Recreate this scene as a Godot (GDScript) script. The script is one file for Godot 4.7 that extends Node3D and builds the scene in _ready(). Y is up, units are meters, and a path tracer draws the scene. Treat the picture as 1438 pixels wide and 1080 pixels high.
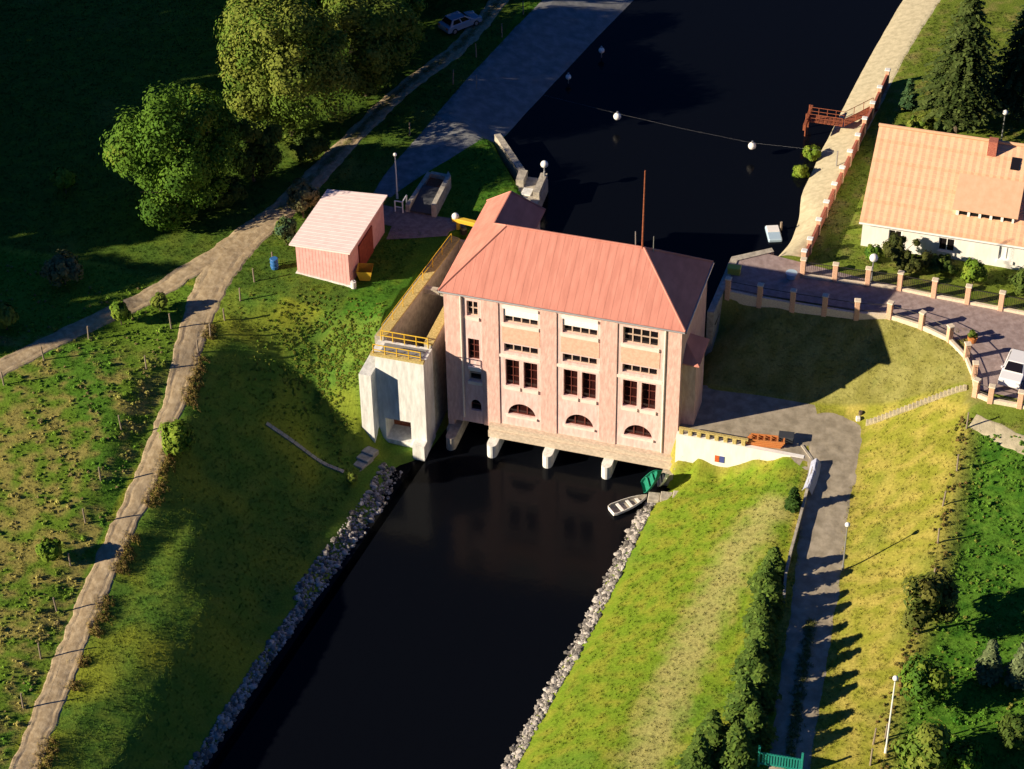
extends Node3D
# A small brick hydro power station seen from the air: tailrace in front, headwater behind, banks, roads, houses and trees around it.

const UPPER := 10.0
const HEAD := 8.5
const CELL := 0.4
var rng := RandomNumberGenerator.new()
var n_big := FastNoiseLite.new()
var n_mid := FastNoiseLite.new()
var n_fine := FastNoiseLite.new()
var used := {}
var M := {}
var boxes := {}
var ax: PackedFloat32Array
var az: PackedFloat32Array
var hg: PackedFloat32Array
var i0 := 0
var j0 := 0
var track_line := PackedVector2Array()
var worn_line := PackedVector2Array()
var crest_line := PackedVector2Array()
var ribbons := []

func _ready():
	rng.seed = 7
	camera_and_light()
	noises()
	materials()
	terrain()
	ways_and_water()
	power_house()
	sluice()
	walls_and_quays()
	small_buildings()
	fences()
	river_things()
	yard_things()
	vehicles()
	lamps()
	trees()
	ground_cover()

# ------------------------------------------------------------------ camera, sky, sun
func camera_and_light():
	var cam := Camera3D.new()
	cam.name = "camera"
	cam.fov = 19.49
	cam.near = 1.0
	cam.far = 3000.0
	cam.position = Vector3(47.83, 119.77, 134.8)
	cam.rotation_order = EULER_ORDER_YXZ
	cam.rotation = Vector3(-0.67436, 0.30107, -0.015917)
	add_child(cam)
	cam.current = true
	var env := Environment.new()
	env.background_mode = Environment.BG_SKY
	var sm := ProceduralSkyMaterial.new()
	sm.sky_top_color = Color(0.1, 0.27, 0.52)
	sm.sky_horizon_color = Color(0.3, 0.48, 0.66)
	sm.sky_curve = 0.12
	sm.ground_bottom_color = Color(0.06, 0.07, 0.04)
	sm.ground_horizon_color = Color(0.3, 0.34, 0.38)
	sm.sun_angle_max = 4.0
	var sky := Sky.new()
	sky.sky_material = sm
	env.sky = sky
	env.background_energy_multiplier = 0.44
	env.tonemap_mode = Environment.TONE_MAPPER_LINEAR
	env.tonemap_exposure = 1.75
	env.sdfgi_enabled = true
	env.ssao_enabled = true
	env.ssil_enabled = true
	var we := WorldEnvironment.new()
	we.name = "world"
	we.environment = env
	add_child(we)
	var sun := DirectionalLight3D.new()
	sun.name = "sun"
	sun.light_color = Color(1.0, 0.925, 0.81)
	sun.light_energy = 1.6
	sun.light_angular_distance = 0.5
	sun.shadow_enabled = true
	add_child(sun)
	sun.look_at_from_position(Vector3.ZERO, Vector3(0.7776, -0.3746, -0.505), Vector3.UP)

# ------------------------------------------------------------------ helpers
func noises():
	for a in [[n_big, 0.09, 3], [n_mid, 0.55, 11], [n_fine, 1.7, 23]]:
		a[0].noise_type = FastNoiseLite.TYPE_SIMPLEX_SMOOTH
		a[0].frequency = a[1]
		a[0].seed = a[2]
		a[0].fractal_octaves = 3

func rr(a: float, b: float) -> float:
	return rng.randf_range(a, b)

func lin(r, g, b) -> Color:
	return Color(r, g, b).linear_to_srgb()

func noise_tex(c1: Color, c2: Color, freq: float, sd: int, size := 512, kind := FastNoiseLite.TYPE_SIMPLEX_SMOOTH) -> NoiseTexture2D:
	var t := NoiseTexture2D.new()
	var n := FastNoiseLite.new()
	n.noise_type = kind
	n.frequency = freq
	n.seed = sd
	n.fractal_octaves = 5
	n.fractal_gain = 0.6
	t.noise = n
	t.width = size
	t.height = size
	t.seamless = true
	var g := Gradient.new()
	g.set_color(0, c1)
	g.set_color(1, c2)
	g.set_offset(0, 0.22)
	g.set_offset(1, 0.78)
	t.color_ramp = g
	return t

func bump_tex(freq: float, sd: int) -> NoiseTexture2D:
	var t := noise_tex(Color.BLACK, Color.WHITE, freq, sd, 512)
	t.color_ramp = null
	t.as_normal_map = true
	t.bump_strength = 6.0
	return t

# c1 and c2 are linear base colours; metres is the size of one tile of the pattern
func mk(key: String, c1: Color, c2: Color, metres: float, rough := 0.9, freq := 0.02, bump := 0.0, metal := 0.0) -> StandardMaterial3D:
	var m := StandardMaterial3D.new()
	m.resource_name = key
	m.albedo_texture = noise_tex(c1.linear_to_srgb(), c2.linear_to_srgb(), freq, key.hash() % 1000)
	m.roughness = rough
	m.metallic = metal
	m.metallic_specular = 0.3
	m.uv1_triplanar = true
	m.uv1_world_triplanar = true
	m.uv1_scale = Vector3.ONE / metres
	if bump > 0.0:
		m.normal_enabled = true
		m.normal_texture = bump_tex(freq * 2.0, key.hash() % 977)
		m.normal_scale = bump
	M[key] = m
	return m

func flat(key: String, c: Color, rough := 0.7, metal := 0.0, spec := 0.4) -> StandardMaterial3D:
	var m := StandardMaterial3D.new()
	m.resource_name = key
	m.albedo_color = c.linear_to_srgb()
	m.roughness = rough
	m.metallic = metal
	m.metallic_specular = spec
	M[key] = m
	return m

func vcol(key: String, rough := 0.9, back := 0.0) -> StandardMaterial3D:
	var m := StandardMaterial3D.new()
	m.resource_name = key
	m.vertex_color_use_as_albedo = true
	m.roughness = rough
	m.metallic_specular = 0.2
	if back > 0.0:
		m.backlight_enabled = true
		m.backlight = Color(back, back, back * 0.5)
	M[key] = m
	return m

func tool() -> SurfaceTool:
	var st := SurfaceTool.new()
	st.begin(Mesh.PRIMITIVE_TRIANGLES)
	return st

func tri(st: SurfaceTool, a: Vector3, b: Vector3, c: Vector3, hint: Vector3):
	var n := (a - c).cross(a - b)
	if n.length_squared() < 1e-12:
		return
	n = n.normalized()
	if n.dot(hint) < 0.0:
		n = -n
		var t := b
		b = c
		c = t
	st.set_normal(n)
	st.add_vertex(a)
	st.set_normal(n)
	st.add_vertex(b)
	st.set_normal(n)
	st.add_vertex(c)

func poly(st: SurfaceTool, p: Array, hint: Vector3):
	for i in range(1, p.size() - 1):
		tri(st, p[0], p[i], p[i + 1], hint)

# a box between two corners
func box(st: SurfaceTool, a: Vector3, b: Vector3, skip_bottom := false):
	var lo := Vector3(minf(a.x, b.x), minf(a.y, b.y), minf(a.z, b.z))
	var hi := Vector3(maxf(a.x, b.x), maxf(a.y, b.y), maxf(a.z, b.z))
	poly(st, [Vector3(lo.x, lo.y, hi.z), Vector3(hi.x, lo.y, hi.z), Vector3(hi.x, hi.y, hi.z), Vector3(lo.x, hi.y, hi.z)], Vector3.BACK)
	poly(st, [Vector3(lo.x, lo.y, lo.z), Vector3(hi.x, lo.y, lo.z), Vector3(hi.x, hi.y, lo.z), Vector3(lo.x, hi.y, lo.z)], Vector3.FORWARD)
	poly(st, [Vector3(lo.x, lo.y, lo.z), Vector3(lo.x, lo.y, hi.z), Vector3(lo.x, hi.y, hi.z), Vector3(lo.x, hi.y, lo.z)], Vector3.LEFT)
	poly(st, [Vector3(hi.x, lo.y, lo.z), Vector3(hi.x, lo.y, hi.z), Vector3(hi.x, hi.y, hi.z), Vector3(hi.x, hi.y, lo.z)], Vector3.RIGHT)
	poly(st, [Vector3(lo.x, hi.y, lo.z), Vector3(hi.x, hi.y, lo.z), Vector3(hi.x, hi.y, hi.z), Vector3(lo.x, hi.y, hi.z)], Vector3.UP)
	if not skip_bottom:
		poly(st, [Vector3(lo.x, lo.y, lo.z), Vector3(hi.x, lo.y, lo.z), Vector3(hi.x, lo.y, hi.z), Vector3(lo.x, lo.y, hi.z)], Vector3.DOWN)

# upright prism: outline in x and z, from y0 to y1
func prism(st: SurfaceTool, outline: Array, y0: float, y1: float):
	var c := Vector2.ZERO
	for p in outline:
		c += p / outline.size()
	var ids := Geometry2D.triangulate_polygon(PackedVector2Array(outline))
	for k in range(0, ids.size(), 3):
		var q := [outline[ids[k]], outline[ids[k + 1]], outline[ids[k + 2]]]
		tri(st, Vector3(q[0].x, y1, q[0].y), Vector3(q[1].x, y1, q[1].y), Vector3(q[2].x, y1, q[2].y), Vector3.UP)
	var area := 0.0
	for i in outline.size():
		area += outline[i].cross(outline[(i + 1) % outline.size()])
	for i in outline.size():
		var p: Vector2 = outline[i]
		var q: Vector2 = outline[(i + 1) % outline.size()]
		var d := q - p
		var out := Vector3(d.y, 0, -d.x) * (1.0 if area > 0.0 else -1.0)
		poly(st, [Vector3(p.x, y0, p.y), Vector3(q.x, y0, q.y), Vector3(q.x, y1, q.y), Vector3(p.x, y1, p.y)], out)

# a slab with a flat top polygon of any slope and a thickness downwards
func slab(st: SurfaceTool, p: Array, thick: float):
	var c := Vector3.ZERO
	for v in p:
		c += v / p.size()
	poly(st, p, Vector3.UP)
	var low := []
	for v in p:
		low.append(v - Vector3(0, thick, 0))
	poly(st, low, Vector3.DOWN)
	for i in p.size():
		var j := (i + 1) % p.size()
		var mid: Vector3 = (p[i] + p[j]) * 0.5 - c
		mid.y = 0.0
		poly(st, [p[i], p[j], low[j], low[i]], mid)

# tapered round bar
func limb(st: SurfaceTool, a: Vector3, b: Vector3, r0: float, r1: float, sides := 7, caps := true):
	var d := (b - a).normalized()
	var u := d.cross(Vector3.UP if absf(d.y) < 0.9 else Vector3.RIGHT).normalized()
	var v := d.cross(u)
	for i in sides:
		var t0 := TAU * i / sides
		var t1 := TAU * (i + 1) / sides
		var e0 := u * cos(t0) + v * sin(t0)
		var e1 := u * cos(t1) + v * sin(t1)
		poly(st, [a + e0 * r0, a + e1 * r0, b + e1 * r1, b + e0 * r1], e0 + e1)
		if caps and r1 > 0.001:
			tri(st, b, b + e0 * r1, b + e1 * r1, d)

# box with chamfered edges, centred on its base
func bevel_box(size: Vector3, ch := 0.03) -> ArrayMesh:
	var key := "%s %s" % [size, ch]
	if boxes.has(key):
		return boxes[key]
	var st := tool()
	var h := size * 0.5
	var s := [-1.0, 1.0]
	var at := func(sx: float, sy: float, sz: float, a: int) -> Vector3:
		var v := Vector3(sx * (h.x - ch), sy * (h.y - ch), sz * (h.z - ch))
		v[a] += [sx, sy, sz][a] * ch
		return v + Vector3(0, h.y, 0)
	for k in s:
		poly(st, [at.call(k, -1, -1, 0), at.call(k, 1, -1, 0), at.call(k, 1, 1, 0), at.call(k, -1, 1, 0)], Vector3(k, 0, 0))
		poly(st, [at.call(-1, k, -1, 1), at.call(1, k, -1, 1), at.call(1, k, 1, 1), at.call(-1, k, 1, 1)], Vector3(0, k, 0))
		poly(st, [at.call(-1, -1, k, 2), at.call(1, -1, k, 2), at.call(1, 1, k, 2), at.call(-1, 1, k, 2)], Vector3(0, 0, k))
		for j in s:
			poly(st, [at.call(k, j, -1, 0), at.call(k, j, 1, 0), at.call(k, j, 1, 1), at.call(k, j, -1, 1)], Vector3(k, j, 0))
			poly(st, [at.call(k, -1, j, 0), at.call(k, 1, j, 0), at.call(k, 1, j, 2), at.call(k, -1, j, 2)], Vector3(k, 0, j))
			poly(st, [at.call(-1, k, j, 1), at.call(1, k, j, 1), at.call(1, k, j, 2), at.call(-1, k, j, 2)], Vector3(0, k, j))
			for l in s:
				tri(st, at.call(k, j, l, 0), at.call(k, j, l, 1), at.call(k, j, l, 2), Vector3(k, j, l))
	boxes[key] = st.commit()
	return boxes[key]

func numbered(called: String) -> String:
	if not used.has(called):
		used[called] = 0
		return called
	used[called] += 1
	return "%s_%03d" % [called, used[called]]

func thing(called: String, label: String, category: String, at := Vector3.ZERO, turn := 0.0, group := "") -> Node3D:
	var o := Node3D.new()
	o.name = numbered(called)
	add_child(o)
	o.position = at
	o.rotation.y = turn
	o.set_meta("label", label)
	o.set_meta("category", category)
	if group:
		o.set_meta("group", group)
	return o

func put(parent: Node3D, called: String, mesh: Mesh, m: Material, at := Vector3.ZERO, turn := 0.0) -> MeshInstance3D:
	var o := MeshInstance3D.new()
	o.name = called
	o.mesh = mesh
	o.material_override = m
	parent.add_child(o, true)
	o.position = at
	o.rotation.y = turn
	return o

func structure(called: String, mesh: Mesh, m: Material, label: String) -> MeshInstance3D:
	var o := MeshInstance3D.new()
	o.name = numbered(called)
	o.mesh = mesh
	o.material_override = m
	add_child(o)
	o.set_meta("kind", "structure")
	o.set_meta("label", label)
	o.set_meta("category", called.replace("_", " "))
	return o

func sphere(r: float, seg := 20) -> SphereMesh:
	var s := SphereMesh.new()
	s.radius = r
	s.height = r * 2.0
	s.radial_segments = seg
	s.rings = seg / 2
	return s

func pipe(r0: float, r1: float, h: float, seg := 10) -> ArrayMesh:
	var st := tool()
	limb(st, Vector3.ZERO, Vector3(0, h, 0), r0, r1, seg)
	return st.commit()

func materials():
	mk("brick", Color(0.64, 0.41, 0.36), Color(0.79, 0.56, 0.5), 4.0, 0.9, 0.02, 0.2)
	mk("brick_bay", Color(0.71, 0.49, 0.455), Color(0.84, 0.63, 0.6), 4.0, 0.9, 0.014, 0.2)
	mk("render", Color(0.78, 0.7, 0.62), Color(0.86, 0.79, 0.72), 4.0, 0.85, 0.01)
	mk("concrete", Color(0.34, 0.31, 0.26), Color(0.52, 0.48, 0.4), 4.0, 0.9, 0.012, 0.4)
	mk("concrete_pale", Color(0.62, 0.63, 0.61), Color(0.83, 0.84, 0.82), 6.0, 0.85, 0.01, 0.2)
	mk("apron", Color(0.17, 0.18, 0.185), Color(0.29, 0.3, 0.3), 9.0, 0.95, 0.012, 0.1)
	mk("lichen", Color(0.42, 0.33, 0.11), Color(0.62, 0.5, 0.22), 2.5, 0.95, 0.02, 0.5)
	mk("whitewash", Color(0.8, 0.79, 0.75), Color(0.9, 0.89, 0.86), 5.0, 0.8, 0.008)
	mk("roof_red", Color(0.5, 0.205, 0.16), Color(0.65, 0.28, 0.222), 7.0, 0.65, 0.008)
	mk("roof_dark", Color(0.2, 0.045, 0.03), Color(0.28, 0.07, 0.045), 3.0, 0.6, 0.01)
	mk("tile", Color(0.7, 0.42, 0.265), Color(0.77, 0.48, 0.315), 5.0, 0.85, 0.01, 0.1)
	mk("tile_worn", Color(0.66, 0.38, 0.23), Color(0.75, 0.46, 0.29), 4.0, 0.85, 0.02, 0.1)
	mk("shed_roof", Color(0.8, 0.63, 0.61), Color(0.86, 0.71, 0.69), 5.0, 0.6, 0.008)
	mk("shed_wall", Color(0.66, 0.35, 0.33), Color(0.74, 0.42, 0.4), 4.0, 0.75, 0.01)
	mk("asphalt", Color(0.2, 0.16, 0.15), Color(0.3, 0.25, 0.23), 6.0, 0.92, 0.015, 0.3)
	mk("block_paving", Color(0.28, 0.215, 0.205), Color(0.39, 0.31, 0.3), 5.0, 0.9, 0.012, 0.2)
	mk("yard", Color(0.27, 0.235, 0.175), Color(0.42, 0.37, 0.285), 9.0, 0.92, 0.012, 0.1)
	mk("spandrel", Color(0.72, 0.44, 0.33), Color(0.8, 0.53, 0.41), 3.0, 0.9, 0.015, 0.2)
	mk("ledge_stone", Color(0.5, 0.42, 0.33), Color(0.66, 0.56, 0.45), 3.0, 0.9, 0.015, 0.2)
	mk("dirt", Color(0.33, 0.25, 0.15), Color(0.5, 0.405, 0.265), 8.0, 0.95, 0.02, 0.15)
	mk("gravel", Color(0.4, 0.36, 0.24), Color(0.58, 0.52, 0.36), 8.0, 0.95, 0.02, 0.15)
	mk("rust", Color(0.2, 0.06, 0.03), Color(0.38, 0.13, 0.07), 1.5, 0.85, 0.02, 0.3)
	mk("clay", Color(0.5, 0.17, 0.05), Color(0.72, 0.3, 0.1), 1.2, 0.85, 0.03)
	mk("post_brick", Color(0.6, 0.36, 0.24), Color(0.78, 0.5, 0.35), 1.5, 0.9, 0.02, 0.3)
	mk("wall_red", Color(0.34, 0.11, 0.08), Color(0.5, 0.19, 0.13), 2.0, 0.9, 0.02, 0.3)
	mk("cream", Color(0.66, 0.56, 0.42), Color(0.8, 0.7, 0.55), 2.0, 0.85, 0.02)
	mk("timber", Color(0.2, 0.16, 0.12), Color(0.38, 0.32, 0.25), 1.0, 0.9, 0.03, 0.3)
	mk("bark", Color(0.08, 0.06, 0.045), Color(0.18, 0.145, 0.11), 0.8, 0.95, 0.04, 0.6)
	mk("tarpaulin", Color(0.36, 0.4, 0.54), Color(0.5, 0.54, 0.68), 1.5, 0.5, 0.02, 0.5)
	mk("yellow_paint", Color(0.6, 0.38, 0.03), Color(0.78, 0.52, 0.06), 1.2, 0.6, 0.02)
	mk("hose_green", Color(0.01, 0.16, 0.1), Color(0.03, 0.26, 0.17), 1.2, 0.35, 0.02)
	mk("teal", Color(0.01, 0.2, 0.16), Color(0.03, 0.3, 0.24), 1.2, 0.5, 0.02)
	# rain streaks: the grain of upright walls is drawn out downwards, that of the sheet roof down its slopes
	for key in ["brick", "brick_bay", "whitewash", "concrete_pale"]:
		M[key].uv1_scale = Vector3(0.3, 0.075, 0.3)
	M.roof_red.uv1_scale = Vector3(0.3, 0.08, 0.08)
	flat("white_paint", Color(0.82, 0.82, 0.8), 0.4)
	flat("globe", Color(0.88, 0.88, 0.86), 0.15, 0.0, 0.5)
	flat("steel", Color(0.42, 0.43, 0.44), 0.45, 0.6)
	flat("dark_metal", Color(0.035, 0.032, 0.03), 0.5, 0.3)
	flat("glass", Color(0.012, 0.01, 0.012), 0.06, 0.0, 0.5)
	flat("glass_red", Color(0.03, 0.009, 0.008), 0.12, 0.0, 0.5)
	flat("frame_red", Color(0.13, 0.035, 0.026), 0.6)
	flat("frame_cream", Color(0.6, 0.45, 0.36), 0.6)
	flat("blind", Color(0.9, 0.89, 0.88), 0.6)
	flat("rubber", Color(0.015, 0.015, 0.015), 0.8)
	flat("car_white", Color(0.8, 0.81, 0.84), 0.22, 0.0, 0.5)
	flat("car_blue", Color(0.32, 0.4, 0.52), 0.25, 0.1, 0.5)
	flat("blue_plastic", Color(0.04, 0.16, 0.42), 0.4)
	flat("pale_blue", Color(0.4, 0.55, 0.68), 0.4)
	flat("lime", Color(0.5, 0.55, 0.09), 0.5)
	flat("sign_red", Color(0.6, 0.12, 0.04), 0.5)
	flat("sign_blue", Color(0.07, 0.09, 0.32), 0.5)
	flat("slate", Color(0.05, 0.055, 0.065), 0.6)
	var w := flat("water", Color(0.003, 0.0038, 0.006), 0.13, 0.0, 0.18)
	w.normal_enabled = true
	w.normal_texture = bump_tex(0.012, 5)
	w.normal_scale = 0.06
	w.uv1_triplanar = true
	w.uv1_world_triplanar = true
	w.uv1_scale = Vector3.ONE / 9.0
	var g := vcol("ground", 0.95)
	g.albedo_texture = noise_tex(Color(0.8, 0.8, 0.78), Color(1, 1, 1), 0.03, 91, 1024)
	g.uv1_triplanar = true
	g.uv1_world_triplanar = true
	g.uv1_scale = Vector3.ONE / 7.3
	g.normal_enabled = true
	g.normal_texture = bump_tex(0.05, 17)
	g.normal_scale = 0.25
	vcol("leaf", 0.75, 0.25)
	vcol("needle", 0.8, 0.1)
	vcol("blade", 0.85, 0.2)
	vcol("stone", 0.9)

# ------------------------------------------------------------------ the lie of the land
func terrain():
	track_line = PackedVector2Array([Vector2(-20.75, -1.01), Vector2(-18.91, 9.54), Vector2(-17.82, 18.66), Vector2(-17.42, 27.06), Vector2(-16.17, 36.52), Vector2(-15, 44.11), Vector2(-13.52, 53.4)])
	worn_line = PackedVector2Array([Vector2(28.7, 6.3), Vector2(27.2, 10.6), Vector2(26.5, 17.4), Vector2(25.6, 25), Vector2(25.4, 33.5), Vector2(25, 50)])
	crest_line = PackedVector2Array([Vector2(41.5, -5.8), Vector2(41.8, -0.2), Vector2(41.9, 7.6), Vector2(42, 15.2), Vector2(41.1, 21.8), Vector2(40.8, 27), Vector2(41.2, 31.2), Vector2(42, 50)])
	var c: PackedVector3Array = []
	# right bank of the tailrace, from the water to the lower road
	for r in [[1.2, 19.6, 1.4], [4.2, 17.9, 0.8], [9.9, 17.6, 0.9], [18.2, 17.0, 0.9], [25, 16.2, 0.9], [33, 15.3, 0.9], [46, 14.3, 0.9], [70, 12, 0.9], [130, 8, 0.9], [400, 0, 0.9]]:
		var z: float = r[0]
		c.append(Vector3(r[1] - 2.2, -1.5, z))
		c.append(Vector3(r[1] + 0.1, 0.05, z))
		c.append(Vector3(r[1] + 1.7, r[2] + 0.1, z))
		if z > 3:
			c.append(Vector3(r[1] + 6.5, 3.0, z))
			c.append(Vector3(29.4 + maxf(0, z - 12) * 0.13, 4.9, z))
			c.append(Vector3(35.2 + maxf(0, z - 12) * 0.09, 5.0, z))
	for p in [Vector3(23.4, 1.55, 0.8), Vector3(25, 2.4, 0.8), Vector3(26.8, 3.7, 0.8), Vector3(28.4, 4.85, 0.8), Vector3(29.8, 5, 1.2), Vector3(23.5, 1.9, 2.6), Vector3(26, 3.2, 2.8), Vector3(28.4, 4.6, 3), Vector3(20.5, 1.2, 2.5), Vector3(21, 1.4, 0.8)]:
		c.append(p)
	# yard beside the power house and the grass slope up to the road
	for p in [Vector3(19.7, 5, -0.4), Vector3(22, 5, -0.4), Vector3(25, 5, -0.4), Vector3(28.6, 5, -0.4), Vector3(29.6, 5, 0.5), Vector3(20, 5, -6.6), Vector3(26.3, 5, -6.9), Vector3(30, 5, -6.9), Vector3(33.8, 5, -5.4), Vector3(34.3, 5, -1.2), Vector3(34.4, 5, 1.2), Vector3(34.6, 5, 6),
		Vector3(20, 9.8, -12.7), Vector3(25, 9.8, -12.7), Vector3(30, 9.8, -12.7), Vector3(34, 9.8, -12.6), Vector3(36.8, 9.8, -11.9), Vector3(39, 9.8, -10.7), Vector3(40.8, 9.8, -8.6), Vector3(41.2, 9.75, -6)]:
		c.append(p)
	# crest east of the lower road and the garden behind it
	for p in [Vector3(41.8, 9.1, -0.2), Vector3(41.9, 8.4, 7.6), Vector3(42, 7.5, 15.2), Vector3(41.1, 6.6, 21.8), Vector3(40.8, 6, 27), Vector3(41.2, 5.6, 31.2), Vector3(42, 5.3, 50), Vector3(43.6, 8.9, -0.2), Vector3(43.6, 8.0, 7.6), Vector3(43.8, 7.1, 15.2), Vector3(43, 6.4, 22), Vector3(43, 5.6, 31), Vector3(44, 5.3, 50), Vector3(60, 9.2, -1), Vector3(60, 7.6, 12), Vector3(60, 6.2, 25), Vector3(60, 5.4, 45), Vector3(120, 8, 0), Vector3(120, 6, 60), Vector3(400, 6, 100), Vector3(400, 5, 400), Vector3(44, 5, 130), Vector3(44, 5, 400)]:
		c.append(p)
	# upper level on the right
	for p in [Vector3(20.6, 10, -13.3), Vector3(27, 10, -13.3), Vector3(34, 10, -13.2), Vector3(37, 10, -12.5), Vector3(39.5, 10, -11.2), Vector3(41.4, 10, -8.8), Vector3(42, 10, -6), Vector3(42, 9.9, -4.6), Vector3(50, 10, -3.6), Vector3(60, 10, -3), Vector3(42.4, 9.5, -3), Vector3(60, 9.5, -1.8), Vector3(21, 10, -18), Vector3(24, 10, -19.3), Vector3(26, 10, -18), Vector3(26.4, 10, -25), Vector3(26.85, 10, -31), Vector3(27.6, 10, -39), Vector3(28.35, 10, -46.5), Vector3(29.2, 10, -56), Vector3(30.9, 10, -68), Vector3(33, 10, -85), Vector3(33, 10, -20), Vector3(40, 10, -30), Vector3(60, 10, -30), Vector3(60, 10, -90), Vector3(45, 10, -60), Vector3(120, 10, -60), Vector3(120, 10, -150), Vector3(400, 11, -100), Vector3(400, 11, -400), Vector3(40, 10, -150), Vector3(70, 10, -400),
		Vector3(23.1, 8.4, -20), Vector3(23.3, 8.4, -31.3), Vector3(23.75, 8.4, -39), Vector3(24.25, 8.4, -46.5), Vector3(25.05, 8.4, -56), Vector3(26.3, 8.4, -68), Vector3(29.8, 8.4, -95), Vector3(36, 8.4, -150), Vector3(60, 8.4, -400),
		Vector3(20.5, 6, -21), Vector3(20.5, 6, -31.3), Vector3(21.4, 6, -46.5), Vector3(22, 6, -56), Vector3(23.5, 6, -68), Vector3(27, 6, -95), Vector3(33, 6, -150), Vector3(55, 6, -400)]:
		c.append(p)
	# under the power house and the forebay
	for p in [Vector3(1, -1.5, 0), Vector3(18.3, -1.5, 0), Vector3(1, -1.5, -8), Vector3(18.3, -1.5, -8), Vector3(3, 6, -11.5), Vector3(19.2, 6, -11.5), Vector3(19.2, 6, -18), Vector3(2.2, 6, -13.5), Vector3(2.4, 6, -22), Vector3(2.2, 6, -26), Vector3(10, 6, -30), Vector3(-0.4, -1.5, 5), Vector3(8, -2, 6), Vector3(8, -2, 30), Vector3(5, -2, 60)]:
		c.append(p)
	# left side: lawn, apron, upper plateau
	for p in [Vector3(0.6, 10, -13.5), Vector3(0.8, 10, -17), Vector3(0.8, 10, -21.6), Vector3(-1, 10, -24), Vector3(-2.6, 10, -26.4), Vector3(-5, 10, -29.8), Vector3(-0.9, 6, -27.2), Vector3(-2.4, 6, -29.4), Vector3(-4.4, 8.4, -31), Vector3(-3.5, 8.4, -37), Vector3(-2.3, 8.4, -44), Vector3(-0.9, 8.4, -52), Vector3(1.0, 8.4, -61.4), Vector3(4.3, 8.4, -80), Vector3(12, 8.4, -150), Vector3(30, 8.4, -400), Vector3(-0.8, 6, -38.7), Vector3(2.6, 6, -52.8), Vector3(4.3, 6, -61.4), Vector3(7, 6, -80), Vector3(15, 6, -150), Vector3(34, 6, -400),
		Vector3(-9.5, 10, -27), Vector3(-10.2, 10, -34), Vector3(-10.0, 10, -39), Vector3(-8.2, 10, -50), Vector3(-6.2, 10, -61), Vector3(-3, 10, -80), Vector3(4, 10, -150), Vector3(20, 10, -400), Vector3(-20, 10, -20), Vector3(-20, 10, -60), Vector3(-40, 10, -60), Vector3(-40, 10, -20), Vector3(-70, 10, -40), Vector3(-60, 10, -90), Vector3(-150, 11, -60), Vector3(-400, 14, -400), Vector3(-400, 14, 0), Vector3(-70, 10, -10), Vector3(-40, 10, 2), Vector3(-27, 10, -2), Vector3(-22, 10, -4), Vector3(-12, 10, -3.8), Vector3(-8, 10, -6), Vector3(-7, 9.8, -3.6)]:
		c.append(p)
	# the sluice: plateau outside its left wall, channel floor inside
	for k in 7:
		var t := k / 6.0
		var x := lerpf(-5.1, -3.5, t)
		var z := lerpf(-2.5, -14.2, t)
		c.append(Vector3(x - 0.25, 9.75, z))
		c.append(Vector3(x + 0.2, 1.0, z))
		c.append(Vector3(-0.9, 1.0, z))
	for p in [Vector3(-3.4, 9.9, -15.6), Vector3(-1.2, 9.9, -15.6), Vector3(-4.3, 0.4, 2), Vector3(-1, 0.4, 2), Vector3(-4.3, 0.9, 3.2), Vector3(-2, 0.6, 3.1), Vector3(-3.6, 0.5, 4.6), Vector3(-1.7, -0.1, 3.9)]:
		c.append(p)
	# left bank of the tailrace
	for p in [Vector3(-5.9, 6.4, 1.4), Vector3(-5.9, 3.0, 3.8), Vector3(-4.7, 1.0, 4.6), Vector3(-10, 9.7, -3.2), Vector3(-10, 6.6, 0.4), Vector3(-10, 3.6, 4), Vector3(-8, 1.7, 7), Vector3(-14, 9.8, -2.6), Vector3(-14, 7.9, 1), Vector3(-13, 5.4, 5), Vector3(-9, 2.5, 9), Vector3(-18.2, 9.6, 0), Vector3(-17.6, 9.0, 4)]:
		c.append(p)
	for r in [[10, -17.2, 8.2, -12.4, 4.5, -7, 1.5, -4.0, -2.3], [19, -16.2, 6.6, -13.2, 4.9, -8.6, 1.7, -5.0, -3.4], [27, -15.9, 5.4, -12, 5.0, -8.9, 3.9, -5.8, -4.4], [37, -14.7, 5.0, -11.4, 4.8, -8.9, 3.9, -6.4, -5.1], [47, -13.4, 4.8, -10.8, 4.6, -9.0, 3.8, -7.0, -5.8], [75, -12, 4.6, -11, 4.2, -10, 3.0, -8.4, -7], [130, -16, 4.6, -15, 4.2, -14, 3.0, -12.4, -11], [400, -26, 4.6, -25, 4.2, -24, 3.0, -22.4, -21]]:
		var z: float = r[0]
		c.append(Vector3(r[1], r[2], z))
		c.append(Vector3(r[3], r[4], z))
		c.append(Vector3(r[5], r[6], z))
		c.append(Vector3(r[7], 0.9, z))
		c.append(Vector3(r[8], 0.0, z))
		c.append(Vector3(r[8] + 2.4, -1.6, z))
	# the track and the rough field above it
	for k in track_line.size():
		var p := track_line[k]
		var h: float = [9.8, 8.5, 7, 5.7, 5.2, 5, 5][k]
		var up: float = [0.05, 1.0, 0.95, 0.5, 0.4, 0.4, 0.4][k]
		c.append(Vector3(p.x + 1.3, h, p.y))
		c.append(Vector3(p.x - 1.4, h, p.y))
		c.append(Vector3(p.x - 3.3, h + up, p.y))
		if k > 0:
			c.append(Vector3(p.x - 12, h + up * 1.2 + 0.5, p.y + 3))
			c.append(Vector3(p.x - 30, h + up * 1.3 + 1.2, p.y + 6))
	for p in [Vector3(-40, 6, 130), Vector3(-400, 12, 400), Vector3(-60, 6, 400), Vector3(-120, 8, 60)]:
		c.append(p)
	raster(c)

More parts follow.
